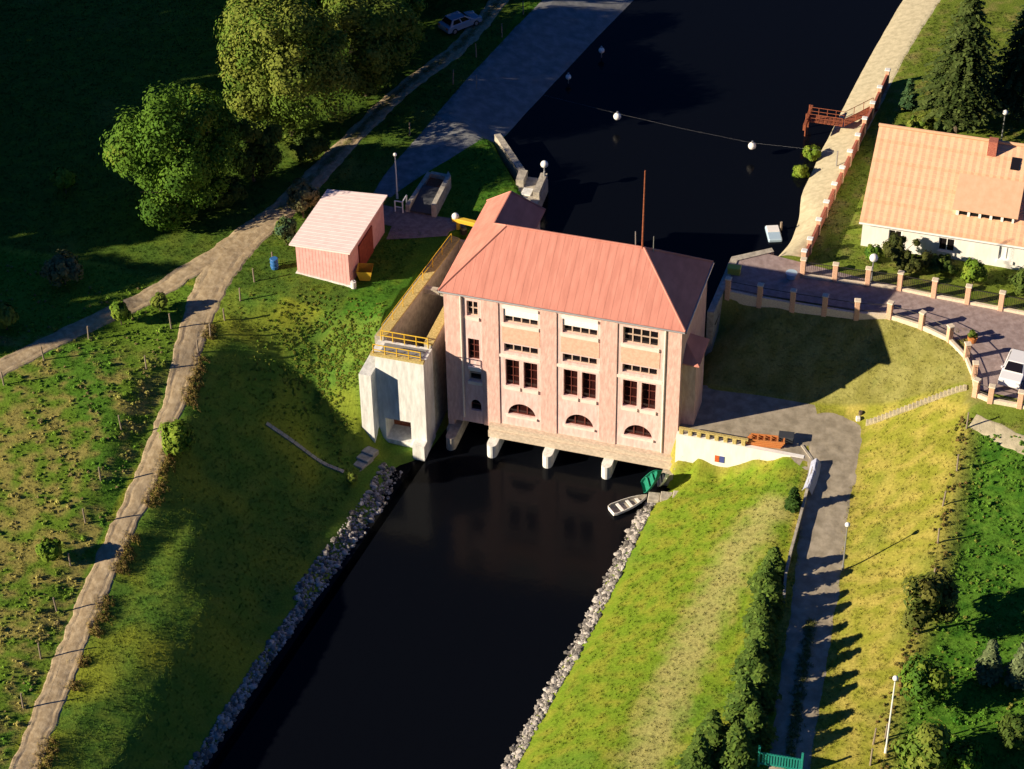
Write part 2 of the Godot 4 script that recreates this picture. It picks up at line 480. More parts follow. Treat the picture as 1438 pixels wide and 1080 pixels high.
func axis(lo: float, hi: float) -> PackedFloat32Array:
	var a: PackedFloat32Array = [-400, -300, -220, -170, -140, -120, -108]
	var v := lo
	while v <= hi + 0.001:
		a.append(v)
		v += CELL
	a.append_array([hi + 6, hi + 16, hi + 36, hi + 70, hi + 120, hi + 200, hi + 330])
	return a

func raster(c: PackedVector3Array):
	ax = axis(-92.0, 76.0)
	az = axis(-96.0, 60.0)
	i0 = 7
	j0 = 7
	var nx := ax.size()
	var nz := az.size()
	hg.resize(nx * nz)
	hg.fill(-99.0)
	var flat2: PackedVector2Array = []
	for p in c:
		flat2.append(Vector2(p.x + sin(p.z * 12.9) * 0.013, p.z + sin(p.x * 7.1) * 0.013))
	var ids := Geometry2D.triangulate_delaunay(flat2)
	for t in range(0, ids.size(), 3):
		var a := flat2[ids[t]]
		var b := flat2[ids[t + 1]]
		var d := flat2[ids[t + 2]]
		var ha := c[ids[t]].y
		var hb := c[ids[t + 1]].y
		var hd := c[ids[t + 2]].y
		var den := (b.y - d.y) * (a.x - d.x) + (d.x - b.x) * (a.y - d.y)
		if absf(den) < 1e-9:
			continue
		var xa := ax.bsearch(minf(a.x, minf(b.x, d.x)))
		var xb := mini(ax.bsearch(maxf(a.x, maxf(b.x, d.x))), nx - 1)
		var za := az.bsearch(minf(a.y, minf(b.y, d.y)))
		var zb := mini(az.bsearch(maxf(a.y, maxf(b.y, d.y))), nz - 1)
		for j in range(za, zb + 1):
			var z := az[j]
			for i in range(xa, xb + 1):
				var x := ax[i]
				var u := ((b.y - d.y) * (x - d.x) + (d.x - b.x) * (z - d.y)) / den
				var v := ((d.y - a.y) * (x - d.x) + (a.x - d.x) * (z - d.y)) / den
				if u >= -1e-5 and v >= -1e-5 and u + v <= 1.00001:
					hg[j * nx + i] = u * ha + v * hb + (1.0 - u - v) * hd
	for j in nz:
		for i in nx:
			if hg[j * nx + i] < -50.0:
				hg[j * nx + i] = 9.0 if az[j] < -10 else 4.0
	# round off the breaks of slope, but not behind walls
	for pass_ in 4:
		var old := hg.duplicate()
		for j in range(j0, nz - 8):
			var z := az[j]
			for i in range(i0, nx - 8):
				var x := ax[i]
				if (x > 18 and x < 30.5 and z > -1.6 and z < 1.6) or (x > -6.2 and x < 2.4 and z > -30 and z < 4.6) or (x > 18 and x < 22 and z < -10 and z > -19.5):
					continue
				var k := j * nx + i
				hg[k] = (old[k] * 2.0 + old[k - 1] + old[k + 1] + old[k - nx] + old[k + nx]) / 6.0
	for j in nz:
		for i in nx:
			var k := j * nx + i
			var x := ax[i]
			var z := az[j]
			var soft := 0.0 if on_hard(x, z) else 1.0
			hg[k] += soft * (n_mid.get_noise_2d(x, z) * 0.035 + n_big.get_noise_2d(x, z) * 0.12)

func on_hard(x: float, z: float) -> bool:
	if x > 18 and x < 30 and z > -7.2 and z < 1.6:
		return true
	if x > 20 and x < 60 and z > -19.5 and z < -2.6 and (z < -12.4 or x > 41):
		return true
	if z < -18.5 and x > -13.0 + minf(0.0, (z + 50.0) * -0.1) and x < 33.0:
		return true
	return x > -6.5 and x < 2.6 and z > -30 and z < 5.5

func hgt(x: float, z: float) -> float:
	var nx := ax.size()
	var fi := clampf((x + 92.0) / CELL, 0, nx - 16.0) + i0
	var fj := clampf((z + 96.0) / CELL, 0, az.size() - 16.0) + j0
	var i := int(fi)
	var j := int(fj)
	var u := fi - i
	var v := fj - j
	var k := j * nx + i
	return lerpf(lerpf(hg[k], hg[k + 1], u), lerpf(hg[k + nx], hg[k + nx + 1], u), v)

func on_ground(x: float, z: float, dy := 0.0) -> Vector3:
	return Vector3(x, hgt(x, z) + dy, z)

func away(line: PackedVector2Array, p: Vector2) -> float:
	var best := 1e9
	for k in line.size() - 1:
		best = minf(best, Geometry2D.get_closest_point_to_segment(p, line[k], line[k + 1]).distance_squared_to(p))
	return sqrt(best)

func line_x(line: PackedVector2Array, z: float) -> float:
	for k in line.size() - 1:
		if z <= line[k + 1].y:
			return lerpf(line[k].x, line[k + 1].x, clampf((z - line[k].y) / (line[k + 1].y - line[k].y), 0, 1))
	return line[line.size() - 1].x

# base colour of what grows or lies at a spot: species patches, dry patches, bare soil
func ground_colour(x: float, z: float) -> Color:
	var a := n_big.get_noise_2d(x, z) * 0.5 + 0.5
	var b := n_mid.get_noise_2d(x + 40, z) * 0.5 + 0.5
	var f := n_fine.get_noise_2d(x, z + 70) * 0.5 + 0.5
	var p := Vector2(x, z)
	var green := Color(0.055, 0.095, 0.017)
	var lush := Color(0.075, 0.155, 0.02)
	var olive := Color(0.15, 0.14, 0.035)
	var straw := Color(0.32, 0.245, 0.07)
	var soil := Color(0.2, 0.145, 0.085)
	var c: Color
	if x > 5.0:
		if z > 0.8 and x < line_x(PackedVector2Array([Vector2(30, 0), Vector2(31, 13), Vector2(32.3, 22), Vector2(34, 32), Vector2(36, 48)]), z):
			c = Color(0.13, 0.185, 0.018).lerp(Color(0.2, 0.2, 0.03), smoothstep(0.35, 0.75, b)).lerp(lush, smoothstep(0.62, 0.8, a) * 0.6)
			c = c.lerp(Color(0.3, 0.25, 0.115), clampf(1.25 - away(worn_line, p) / 1.9 + (b - 0.5) * 1.2, 0, 1) * 0.8)
			c = c.lerp(Color(0.21, 0.13, 0.05), smoothstep(0.68, 0.82, f * 0.5 + b * 0.5) * 0.3)
		elif z > -6.5 and x < line_x(crest_line, z) + (b - 0.5):
			c = Color(0.2, 0.19, 0.03).lerp(straw, smoothstep(0.35, 0.7, b * 0.7 + a * 0.3)).lerp(Color(0.11, 0.14, 0.022), smoothstep(0.6, 0.8, a) * 0.6)
		elif z > -2.0:
			c = lush.lerp(Color(0.035, 0.1, 0.012), smoothstep(0.45, 0.75, b)).lerp(Color(0.12, 0.19, 0.03), smoothstep(0.6, 0.85, f))
			c = c.lerp(straw, clampf(1.0 - (x - line_x(crest_line, z)) / 1.6, 0, 1) * 0.8)
		elif z > -13.0 and x < 42:
			c = Color(0.17, 0.15, 0.045).lerp(Color(0.23, 0.2, 0.075), smoothstep(0.3, 0.7, b)).lerp(Color(0.1, 0.11, 0.03), smoothstep(0.6, 0.8, f) * 0.5)
		else:
			c = Color(0.12, 0.15, 0.025).lerp(Color(0.2, 0.17, 0.06), smoothstep(0.5, 0.8, b)).lerp(soil, smoothstep(0.68, 0.85, a))
	else:
		var tx := line_x(track_line, z)
		if z > -2.0 and x < tx - 1.2:
			c = Color(0.11, 0.17, 0.022).lerp(lush, smoothstep(0.5, 0.75, a)).lerp(soil.lerp(straw, 0.6), smoothstep(0.48, 0.66, b * 0.75 + (1.0 - a) * 0.35) * 0.85 * smoothstep(8.0, 14.0, z + a * 6.0))
		elif z > -2.6:
			c = Color(0.075, 0.14, 0.024).lerp(Color(0.13, 0.175, 0.03), smoothstep(0.35, 0.75, b)).lerp(Color(0.25, 0.24, 0.03), smoothstep(0.45, 0.75, a) * 0.75)
			c = c.lerp(Color(0.2, 0.14, 0.06), smoothstep(0.66, 0.82, f * 0.6 + b * 0.4) * 0.25)
		elif x > -9.5:
			c = Color(0.05, 0.12, 0.015).lerp(Color(0.1, 0.16, 0.02), smoothstep(0.5, 0.8, b))
		else:
			c = green.lerp(Color(0.09, 0.13, 0.02), smoothstep(0.45, 0.75, b)).lerp(olive, smoothstep(0.6, 0.85, a) * 0.6)
	return Color(c.r * 1.5, c.g * 1.68, c.b * 1.4) * (0.86 + 0.28 * f)

func ways_and_water():
	var nx := ax.size()
	var nz := az.size()
	var v: PackedVector3Array = []
	var col: PackedColorArray = []
	v.resize(nx * nz)
	col.resize(nx * nz)
	for j in nz:
		for i in nx:
			v[j * nx + i] = Vector3(ax[i], hg[j * nx + i], az[j])
			col[j * nx + i] = ground_colour(ax[i], az[j])
	var nrm: PackedVector3Array = []
	nrm.resize(nx * nz)
	for j in nz:
		for i in nx:
			var l := v[j * nx + maxi(i - 1, 0)]
			var r := v[j * nx + mini(i + 1, nx - 1)]
			var u := v[maxi(j - 1, 0) * nx + i]
			var d := v[mini(j + 1, nz - 1) * nx + i]
			nrm[j * nx + i] = (d - u).cross(r - l).normalized()
	var idx: PackedInt32Array = []
	for j in nz - 1:
		for i in nx - 1:
			var k := j * nx + i
			idx.append_array([k, k + 1, k + nx, k + 1, k + nx + 1, k + nx])
	var arr := []
	arr.resize(Mesh.ARRAY_MAX)
	arr[Mesh.ARRAY_VERTEX] = v
	arr[Mesh.ARRAY_NORMAL] = nrm
	arr[Mesh.ARRAY_COLOR] = col
	arr[Mesh.ARRAY_INDEX] = idx
	var am := ArrayMesh.new()
	am.add_surface_from_arrays(Mesh.PRIMITIVE_TRIANGLES, arr)
	structure("ground", am, M.ground, "grassy ground with river banks, field and gardens")
	# water
	var st := tool()
	poly(st, [Vector3(-40, 0, 400), Vector3(60, 0, 400), Vector3(30, 0, 60), Vector3(22, 0, 2.2), Vector3(19.2, 0, 0), Vector3(19.2, 0, -7.5), Vector3(-0.2, 0, -7.5), Vector3(-0.2, 0, -0.2), Vector3(-4.3, 0, -1), Vector3(-5.6, 0, 6), Vector3(-12, 0, 60)], Vector3.UP)
	structure("river", st.commit(), M.water, "dark tailrace water flowing away below the power house")
	st = tool()
	poly(st, [Vector3(1.0, HEAD, -10.2), Vector3(20.4, HEAD, -10.2), Vector3(20.4, HEAD, -18), Vector3(25, HEAD, -20.5), Vector3(25, HEAD, -31), Vector3(30, HEAD, -68), Vector3(80, HEAD, -400), Vector3(10, HEAD, -400), Vector3(-3, HEAD, -80), Vector3(-7, HEAD, -50), Vector3(-7, HEAD, -32), Vector3(-3.4, HEAD, -27.6), Vector3(1.0, HEAD, -22)], Vector3.UP)
	structure("headwater", st.commit(), M.water, "still dark blue headwater held behind the power house")
	# roads, tracks, paved areas
	way("dirt_track", [Vector2(-11.61, -59.59), Vector2(-11.91, -52.68), Vector2(-12.98, -44.45), Vector2(-15.72, -35.49), Vector2(-17.44, -25.03), Vector2(-19.13, -14.79), Vector2(-20.88, -7.59), Vector2(-20.65, -0.01), Vector2(-18.91, 9.54), Vector2(-17.82, 18.66), Vector2(-17.42, 27.06), Vector2(-16.17, 36.52), Vector2(-15, 44.11), Vector2(-13.52, 53.4)], [1.0, 1.0, 1.0, 1.0, 1.1, 1.4, 1.9, 1.45, 1.0, 1.0, 1.05, 1.1, 1.0, 1.0], M.dirt, "sandy dirt track climbing from the lower left to the upper trees", 0.16, 0.1)
	way("field_road", [Vector2(-37.38, 20.38), Vector2(-34.57, 16.38), Vector2(-32.57, 13), Vector2(-29.22, 7.01), Vector2(-25.64, 0.95), Vector2(-23.24, -3.91), Vector2(-21.5, -7.2)], [1.05, 1.05, 1.05, 1.05, 1.05, 1.1, 1.2], M.dirt, "rutted field road running off to the left edge", 0.16, 0.1)
	way("lower_road", [Vector2(31.64, -4.09), Vector2(32.36, 1.13), Vector2(32.74, 6.21), Vector2(33.48, 12.56), Vector2(34.1, 19.98), Vector2(34.53, 25.64), Vector2(35.13, 32.28), Vector2(36.22, 41.99)], [2.3, 1.95, 1.9, 1.8, 1.7, 1.6, 1.5, 1.5], M.yard, "narrow grey asphalt lane running towards the viewer beside the conifers", 0.12, 0.05)
	way("garden_path", [Vector2(42.31, -2.43), Vector2(44.25, -1.77), Vector2(46.42, -0.72), Vector2(50.98, 1.25)], [0.8, 0.9, 1.0, 1.0], M.gravel, "pale gravel path below the road fence", 0.2, 0.05)
	way("canal_path", [Vector2(24.6, -19.4), Vector2(25.07, -31), Vector2(25.68, -39), Vector2(26.3, -46.5), Vector2(27.1, -56), Vector2(28.6, -68), Vector2(31.5, -90)], [1.45, 1.78, 1.93, 2.05, 2.08, 2.3, 2.5], M.gravel, "pale gravel path along the right edge of the headwater", 0.06, 0.07)
	way("apron", [Vector2(-11.6, -18.8), Vector2(-10.9, -22.5), Vector2(-9.4, -27.5), Vector2(-7.7, -34), Vector2(-6.9, -39), Vector2(-5.0, -49), Vector2(-2.9, -61), Vector2(0, -80)], [0.9, 1.6, 2.5, 3.6, 3.8, 4.2, 4.3, 4.3], M.apron, "grey concrete apron sloping into the headwater", 0.04, 0.07)
	area("yard_pavement", [Vector2(19.72, 0.02), Vector2(19.72, -6.4), Vector2(22.5, -6.7), Vector2(26.3, -6.9), Vector2(30, -6.9), Vector2(32.4, -6.2), Vector2(34.1, -5.2), Vector2(34.4, -3), Vector2(34.5, 0.4), Vector2(32.5, 1.4), Vector2(30.4, 1.7), Vector2(29.4, 1.0), Vector2(28.6, 0.02)], M.yard, 0.03, "grey paved yard beside the power house")
	area("upper_road", [Vector2(19.9, -13.2), Vector2(34.2, -13.25), Vector2(37, -12.5), Vector2(39.5, -11.3), Vector2(41.3, -9), Vector2(42, -6.3), Vector2(42.4, -5.6), Vector2(75, -2.5), Vector2(75, -15), Vector2(45, -16.8), Vector2(32, -17.7), Vector2(26.3, -18.6), Vector2(22.6, -19.2), Vector2(20.9, -17.6), Vector2(19.9, -17)], M.block_paving, 0.02, "purple brown block paved road behind the brick fence")
	area("forecourt", [Vector2(-16.2, -15.8), Vector2(-13.5, -17.6), Vector2(-9.5, -17.2), Vector2(-6, -17), Vector2(-1.5, -17.2), Vector2(0.4, -17), Vector2(0.4, -14.2), Vector2(-4.2, -14.6), Vector2(-9, -12.6), Vector2(-9.2, -14.6), Vector2(-14.6, -14.6)], M.asphalt, 0.05, "grey paved strip between the pink shed and the sluice")

func way(called: String, pts: Array, half: Array, m: Material, label: String, ragged: float, lift: float):
	var st := tool()
	var line := PackedVector2Array(pts)
	var curve := Curve2D.new()
	for k in pts.size():
		var tan: Vector2 = (pts[mini(k + 1, pts.size() - 1)] - pts[maxi(k - 1, 0)]) / 6.0
		curve.add_point(pts[k], -tan, tan)
	curve.bake_interval = 0.3
	var total := curve.get_baked_length()
	var steps := int(total / 0.4)
	var across := 12
	var prev := []
	var centre: PackedVector2Array = []
	var widths: PackedFloat32Array = []
	for s in steps + 1:
		var d := total * s / steps
		var p := curve.sample_baked(d, true)
		var t := (curve.sample_baked(minf(d + 0.3, total)) - curve.sample_baked(maxf(d - 0.3, 0))).normalized()
		var side := Vector2(-t.y, t.x)
		var seg := 0
		for k in pts.size() - 1:
			if (p - pts[k]).dot(pts[k + 1] - pts[k]) > 0:
				seg = k
		var f := clampf((p - pts[seg]).dot(pts[seg + 1] - pts[seg]) / (pts[seg + 1] - pts[seg]).length_squared(), 0, 1)
		var w := lerpf(half[seg], half[seg + 1], f)
		var l := w + ragged * (n_mid.get_noise_2d(p.x * 0.8, p.y * 0.8) * 1.6 + n_fine.get_noise_2d(p.x, p.y) * 0.3)
		var r := w + ragged * (n_mid.get_noise_2d(p.x * 0.8 + 90, p.y * 0.8) * 1.6 + n_fine.get_noise_2d(p.x + 50, p.y) * 0.3)
		var row := []
		for k in across + 1:
			var u := lerpf(-l, r, k / float(across))
			var q := p + side * u
			var side_at := absf(2.0 * k / across - 1.0)
			var dy := lift * (1.0 - 1.4 * pow(side_at, 6))
			if m == M.dirt:
				dy -= 0.045 * exp(-pow((side_at - 0.5) / 0.16, 2)) * (0.7 + n_fine.get_noise_2d(q.x * 0.5, q.y * 0.5))
			row.append(Vector3(q.x, hgt(q.x, q.y) + dy, q.y))
		if prev:
			for k in across:
				poly(st, [prev[k], prev[k + 1], row[k + 1], row[k]], Vector3.UP)
		prev = row
		centre.append(p)
		widths.append(w)
	ribbons.append([centre, widths])
	structure(called, smooth(st), m, label)

func smooth(st: SurfaceTool) -> ArrayMesh:
	st.index()
	return st.commit()

func area(called: String, outline: Array, m: Material, lift: float, label: String):
	# a paved area laid on the ground in small squares, cut to its outline
	var st := tool()
	var pg := PackedVector2Array(outline)
	var lo := pg[0]
	var hi := pg[0]
	for p in pg:
		lo = lo.min(p)
		hi = hi.max(p)
	var step := 1.2
	var x := lo.x
	while x < hi.x:
		var z := lo.y
		while z < hi.y:
			var sq := PackedVector2Array([Vector2(x, z), Vector2(x + step, z), Vector2(x + step, z + step), Vector2(x, z + step)])
			for piece in Geometry2D.intersect_polygons(pg, sq):
				var ids := Geometry2D.triangulate_polygon(piece)
				for k in range(0, ids.size(), 3):
					var q := []
					for e in 3:
						var w: Vector2 = piece[ids[k + e]]
						var y := hgt(w.x, w.y)
						if called != "forecourt":
							y = 5.0 if called == "yard_pavement" else UPPER
						q.append(Vector3(w.x, y + lift, w.y))
					tri(st, q[0], q[1], q[2], Vector3.UP)
			z += step
		x += step
	structure(called, st.commit(), m, label)

# ------------------------------------------------------------------ the power house
func holed_wall(st: SurfaceTool, x0: float, x1: float, y0: float, y1: float, z: float, deep: float, holes: Array):
	var xs := [x0, x1]
	var ys := [y0, y1]
	for h in holes:
		xs.append_array([h.position.x, h.end.x])
		ys.append_array([h.position.y, h.end.y])
	xs.sort()
	ys.sort()
	for i in xs.size() - 1:
		for j in ys.size() - 1:
			if xs[i + 1] - xs[i] < 0.001 or ys[j + 1] - ys[j] < 0.001:
				continue
			var mid := Vector2((xs[i] + xs[i + 1]) * 0.5, (ys[j] + ys[j + 1]) * 0.5)
			var open := false
			for h in holes:
				open = open or h.has_point(mid)
			if not open:
				poly(st, [Vector3(xs[i], ys[j], z), Vector3(xs[i + 1], ys[j], z), Vector3(xs[i + 1], ys[j + 1], z), Vector3(xs[i], ys[j + 1], z)], Vector3.BACK)
	for h in holes:
		var a: Vector2 = h.position
		var b: Vector2 = h.end
		poly(st, [Vector3(a.x, a.y, z), Vector3(a.x, b.y, z), Vector3(a.x, b.y, z - deep), Vector3(a.x, a.y, z - deep)], Vector3.RIGHT)
		poly(st, [Vector3(b.x, a.y, z), Vector3(b.x, b.y, z), Vector3(b.x, b.y, z - deep), Vector3(b.x, a.y, z - deep)], Vector3.LEFT)
		poly(st, [Vector3(a.x, b.y, z), Vector3(b.x, b.y, z), Vector3(b.x, b.y, z - deep), Vector3(a.x, b.y, z - deep)], Vector3.DOWN)
		poly(st, [Vector3(a.x, a.y, z), Vector3(b.x, a.y, z), Vector3(b.x, a.y, z - deep), Vector3(a.x, a.y, z - deep)], Vector3.UP)

# a window filling a hole: r is the hole, z the wall plane
func window(parent: Node3D, r: Rect2, z: float, deep: float, cols: int, rows: int, bar: float, fm: Material, gm: Material, sill: Material = null) -> Node3D:
	var w := Node3D.new()
	w.name = "window"
	parent.add_child(w, true)
	w.position = Vector3(r.position.x, r.position.y, z - deep)
	var st := tool()
	for k in cols + 1:
		var x := lerpf(0, r.size.x - bar, k / float(cols))
		box(st, Vector3(x, 0.003, 0), Vector3(x + bar, r.size.y - 0.003, 0.09))
	for k in rows + 1:
		var y := lerpf(0.004, r.size.y - bar - 0.004, k / float(rows))
		box(st, Vector3(0.003, y, 0.004), Vector3(r.size.x - 0.003, y + bar, 0.085))
	put(w, "frame", st.commit(), fm)
	for i in cols:
		for j in rows:
			var s := tool()
			var a := Vector2(lerpf(0, r.size.x - bar, i / float(cols)) + bar, lerpf(0, r.size.y - bar, j / float(rows)) + bar)
			var b := Vector2(lerpf(0, r.size.x - bar, (i + 1) / float(cols)), lerpf(0, r.size.y - bar, (j + 1) / float(rows)))
			var tilt := rr(-0.012, 0.012)
			poly(s, [Vector3(a.x, a.y, 0.03 + tilt), Vector3(b.x, a.y, 0.03), Vector3(b.x, b.y, 0.03), Vector3(a.x, b.y, 0.03 + tilt)], Vector3.BACK)
			put(w, "pane", s.commit(), gm)
	if sill:
		var s2 := tool()
		box(s2, Vector3(-0.08, -0.32, deep - 0.12), Vector3(r.size.x + 0.08, -0.02, deep + 0.12))
		put(w, "sill", s2.commit(), sill)
	return w

func arch_points(cx: float, y: float, r: float, rise: float, n: int) -> Array:
	var out := []
	for k in n + 1:
		var t := PI * k / n
		out.append(Vector2(cx - cos(t) * r, y + sin(t) * rise))
	return out

func arch_window(parent: Node3D, cx: float, y: float, r: float, rise: float, z: float, deep: float, wall_st: SurfaceTool):
	var pts := arch_points(cx, y, r, rise, 14)
	# fill the corners between the arch and its box, and the curved reveal, as masonry
	for k in 14:
		var p: Vector2 = pts[k]
		var q: Vector2 = pts[k + 1]
		poly(wall_st, [Vector3(p.x, p.y, z), Vector3(q.x, q.y, z), Vector3(q.x, y + rise + 0.004, z), Vector3(p.x, y + rise + 0.004, z)], Vector3.BACK)
		poly(wall_st, [Vector3(p.x, p.y, z), Vector3(q.x, q.y, z), Vector3(q.x, q.y, z - deep), Vector3(p.x, p.y, z - deep)], Vector3(cx - (p.x + q.x) * 0.5, y - (p.y + q.y) * 0.5, 0))
	var w := Node3D.new()
	w.name = "arched_window"
	parent.add_child(w, true)
	var st := tool()
	for k in 14:
		var p: Vector2 = pts[k]
		var q: Vector2 = pts[k + 1]
		var c := Vector2(cx, y)
		var pi: Vector2 = c + (p - c) * 0.92
		var qi: Vector2 = c + (q - c) * 0.92
		poly(st, [Vector3(p.x, p.y, z - deep + 0.1), Vector3(q.x, q.y, z - deep + 0.1), Vector3(qi.x, qi.y, z - deep + 0.1), Vector3(pi.x, pi.y, z - deep + 0.1)], Vector3.BACK)
		poly(st, [Vector3(pi.x, pi.y, z - deep + 0.1), Vector3(qi.x, qi.y, z - deep + 0.1), Vector3(qi.x, qi.y, z - deep), Vector3(pi.x, pi.y, z - deep)], Vector3(cx - pi.x, y - pi.y, 0))
	box(st, Vector3(cx - r, y, z - deep), Vector3(cx + r, y + 0.09, z - deep + 0.1))
	for x in [-0.34, 0.34]:
		box(st, Vector3(cx + x * r - 0.05, y + 0.09, z - deep), Vector3(cx + x * r + 0.05, y + rise * 0.88, z - deep + 0.11))
	put(w, "frame", st.commit(), M.frame_red)
	for part in [[-1.0, -0.34], [-0.34, 0.34], [0.34, 1.0]]:
		var s := tool()
		var n := 8
		for k in n:
			var u0 := lerpf(part[0], part[1], k / float(n))
			var u1 := lerpf(part[0], part[1], (k + 1) / float(n))
			poly(s, [Vector3(cx + u0 * r, y, z - deep + 0.03), Vector3(cx + u1 * r, y, z - deep + 0.03), Vector3(cx + u1 * r, y + rise * sqrt(maxf(0, 1 - u1 * u1)), z - deep + 0.03), Vector3(cx + u0 * r, y + rise * sqrt(maxf(0, 1 - u0 * u0)), z - deep + 0.03)], Vector3.BACK)
		put(w, "pane", s.commit(), M.glass_red)
	var s3 := tool()
	box(s3, Vector3(cx - r - 0.12, y - 0.22, z - 0.1), Vector3(cx + r + 0.12, y - 0.02, z + 0.14))
	put(w, "sill", s3.commit(), M.render)

func power_house():
	var t := thing("power_house", "pink brick hydro power station with a red hipped roof standing in the river", "power station")
	var zp := -0.3
	var zb := -0.38
	# front wall between the pilasters, with window openings
	var holes := []
	var tops := []
	var arches := []
	for cx in [6.66, 11.52, 16.42]:
		tops.append(Rect2(cx - 1.43, 12.8, 2.86, 1.6))
		holes.append(Rect2(cx - 1.42, 9.92, 2.84, 0.8))
		holes.append(Rect2(cx - 1.34, 6.45, 1.16, 2.7))
		holes.append(Rect2(cx + 0.18, 6.45, 1.16, 2.7))
		arches.append(cx)
	var small := [Rect2(2.18, 12.85, 0.95, 1.5), Rect2(2.2, 8.5, 0.95, 2.1), Rect2(2.22, 6.3, 1.05, 1.4)]
	var all: Array = holes + tops + small
	for cx in arches:
		all.append(Rect2(cx - 1.18, 3.5, 2.36, 1.22))
	all.append(Rect2(2.3, 3.2, 0.9, 1.15))
	var st := tool()
	holed_wall(st, 0.3, 19.7, 1.9, 15.1, zb, 0.4, all)
	for cx in arches:
		arch_window(t, cx, 3.5, 1.18, 1.22, zb, 0.32, st)
	var sm := arch_points(2.75, 3.78, 0.45, 0.57, 14)
	for k in 14:
		var p: Vector2 = sm[k]
		var q: Vector2 = sm[k + 1]
		poly(st, [Vector3(p.x, p.y, zb), Vector3(q.x, q.y, zb), Vector3(q.x, 4.354, zb), Vector3(p.x, 4.354, zb)], Vector3.BACK)
		poly(st, [Vector3(p.x, p.y, zb), Vector3(q.x, q.y, zb), Vector3(q.x, q.y, zb - 0.3), Vector3(p.x, p.y, zb - 0.3)], Vector3(2.75 - p.x, -1, 0))
	put(t, "front_wall", st.commit(), M.brick_bay)
	for r in tops:
		window(t, r, zb, 0.3, 4, 2, 0.1, M.frame_cream, M.glass, M.render)
	for r in holes:
		if r.size.y > 2.0:
			window(t, r, zb, 0.36, 2, 3, 0.06, M.frame_red, M.glass_red, M.render)
		else:
			window(t, r, zb, 0.3, 4, 1, 0.09, M.frame_cream, M.glass)
	window(t, small[0], zb, 0.28, 2, 2, 0.1, M.frame_cream, M.glass, M.render)
	window(t, small[1], zb, 0.28, 2, 3, 0.07, M.frame_red, M.glass_red)
	window(t, small[2], zb, 0.28, 1, 2, 0.09, M.frame_cream, M.glass, M.render)
	window(t, Rect2(2.3, 3.2, 0.9, 1.15), zb, 0.28, 1, 2, 0.07, M.frame_red, M.glass)
	# roller blinds half down over two of the top windows, one over the little stair window
	for b in [[tops[0], 0.95], [tops[1], 0.9], [small[2], 0.5]]:
		var r: Rect2 = b[0]
		var s := tool()
		box(s, Vector3(r.position.x + 0.01, r.end.y - b[1], zb - 0.14), Vector3(r.end.x - 0.01, r.end.y - 0.02, zb - 0.1))
		box(s, Vector3(r.position.x - 0.03, r.end.y - 0.12, zb - 0.02), Vector3(r.end.x + 0.03, r.end.y + 0.12, zb + 0.14))
		for k in int(b[1] / 0.1):
			box(s, Vector3(r.position.x + 0.012, r.end.y - b[1] + k * 0.1 + 0.02, zb - 0.1), Vector3(r.end.x - 0.012, r.end.y - b[1] + k * 0.1 + 0.08, zb - 0.085))
		put(t, "roller_blind", s.commit(), M.blind).set_meta("label", "white roller blind pulled half down")
	for p in [[0.3, 1.62], [3.42, 4.82], [8.28, 9.62], [13.18, 14.56], [18.3, 19.7]]:
		var s := tool()
		box(s, Vector3(p[0], 1.9, zb - 0.05), Vector3(p[1], 15.1, zp))
		put(t, "pilaster", s.commit(), M.brick)
	var s := tool()
	for q in [[1.62, 3.42], [4.82, 8.28], [9.62, 13.18], [14.56, 18.3]]:
		box(s, Vector3(q[0], 14.62, zb - 0.03), Vector3(q[1], 15.1, zp - 0.03))
	put(t, "frieze", s.commit(), M.brick)
	s = tool()
	for q in [[4.82, 8.28], [9.62, 13.18], [14.56, 18.3]]:
		box(s, Vector3(q[0] + 0.02, 9.35, zb - 0.03), Vector3(q[1] - 0.02, 9.62, zb + 0.08))
	put(t, "string_course", s.commit(), M.render)
	for q in [[5.1, 8.22], [9.96, 13.1], [14.86, 18.0]]:
		s = tool()
		box(s, Vector3(q[0], 10.86, zb - 0.03), Vector3(q[1], 12.44, zb + 0.03))
		put(t, "spandrel_panel", s.commit(), M.spandrel)
	for x in [1.72, 18.42]:
		put(t, "downpipe", pipe(0.08, 0.08, 12.6, 8), M.render, Vector3(x, 2.42, zb + 0.12))
	# side and back walls, gable wing at the back left
	s = tool()
	box(s, Vector3(19.2, -1.5, -9.3), Vector3(19.7, 15.1, zb - 0.02))
	box(s, Vector3(0.3, -1.5, -12.7), Vector3(0.8, 15.1, zb - 0.02))
	box(s, Vector3(0.8, 4.0, -9.3), Vector3(19.2, 15.1, -8.8))
	box(s, Vector3(0.8, 4.0, -12.7), Vector3(4.7, 15.1, -12.2))
	box(s, Vector3(4.25, 4.0, -12.2), Vector3(4.7, 15.1, -9.3))
	put(t, "side_wall", s.commit(), M.brick)
	s = tool()
	box(s, Vector3(0.8, 1.9, -8.8), Vector3(19.2, 2.2, zb - 0.4))
	put(t, "floor_slab", s.commit(), M.concrete)
	# projecting stair bay on the right side, with its own little hipped roof
	s = tool()
	box(s, Vector3(19.7, 4.9, -4.3), Vector3(20.75, 11.3, -1.2))
	put(t, "stair_bay", s.commit(), M.brick)
	var rb := tool()
	var e := [Vector3(19.69, 11.3, -0.9), Vector3(21.05, 11.3, -0.9), Vector3(21.05, 11.3, -4.6), Vector3(19.69, 11.3, -4.6)]
	var pk := [Vector3(19.69, 12.5, -2.2), Vector3(19.69, 12.5, -3.4)]
	slab(rb, [e[0], e[1], pk[0]], 0.1)
	slab(rb, [e[1], e[2], pk[1], pk[0]], 0.1)
	slab(rb, [e[2], e[3], pk[1]], 0.1)
	put(t, "bay_roof", rb.commit(), M.roof_red)
	# the roof
	var he := 15.2
	var L := 20.0
	var D := 9.62
	var a := Vector3(0, he, 0)
	var b := Vector3(L, he, 0)
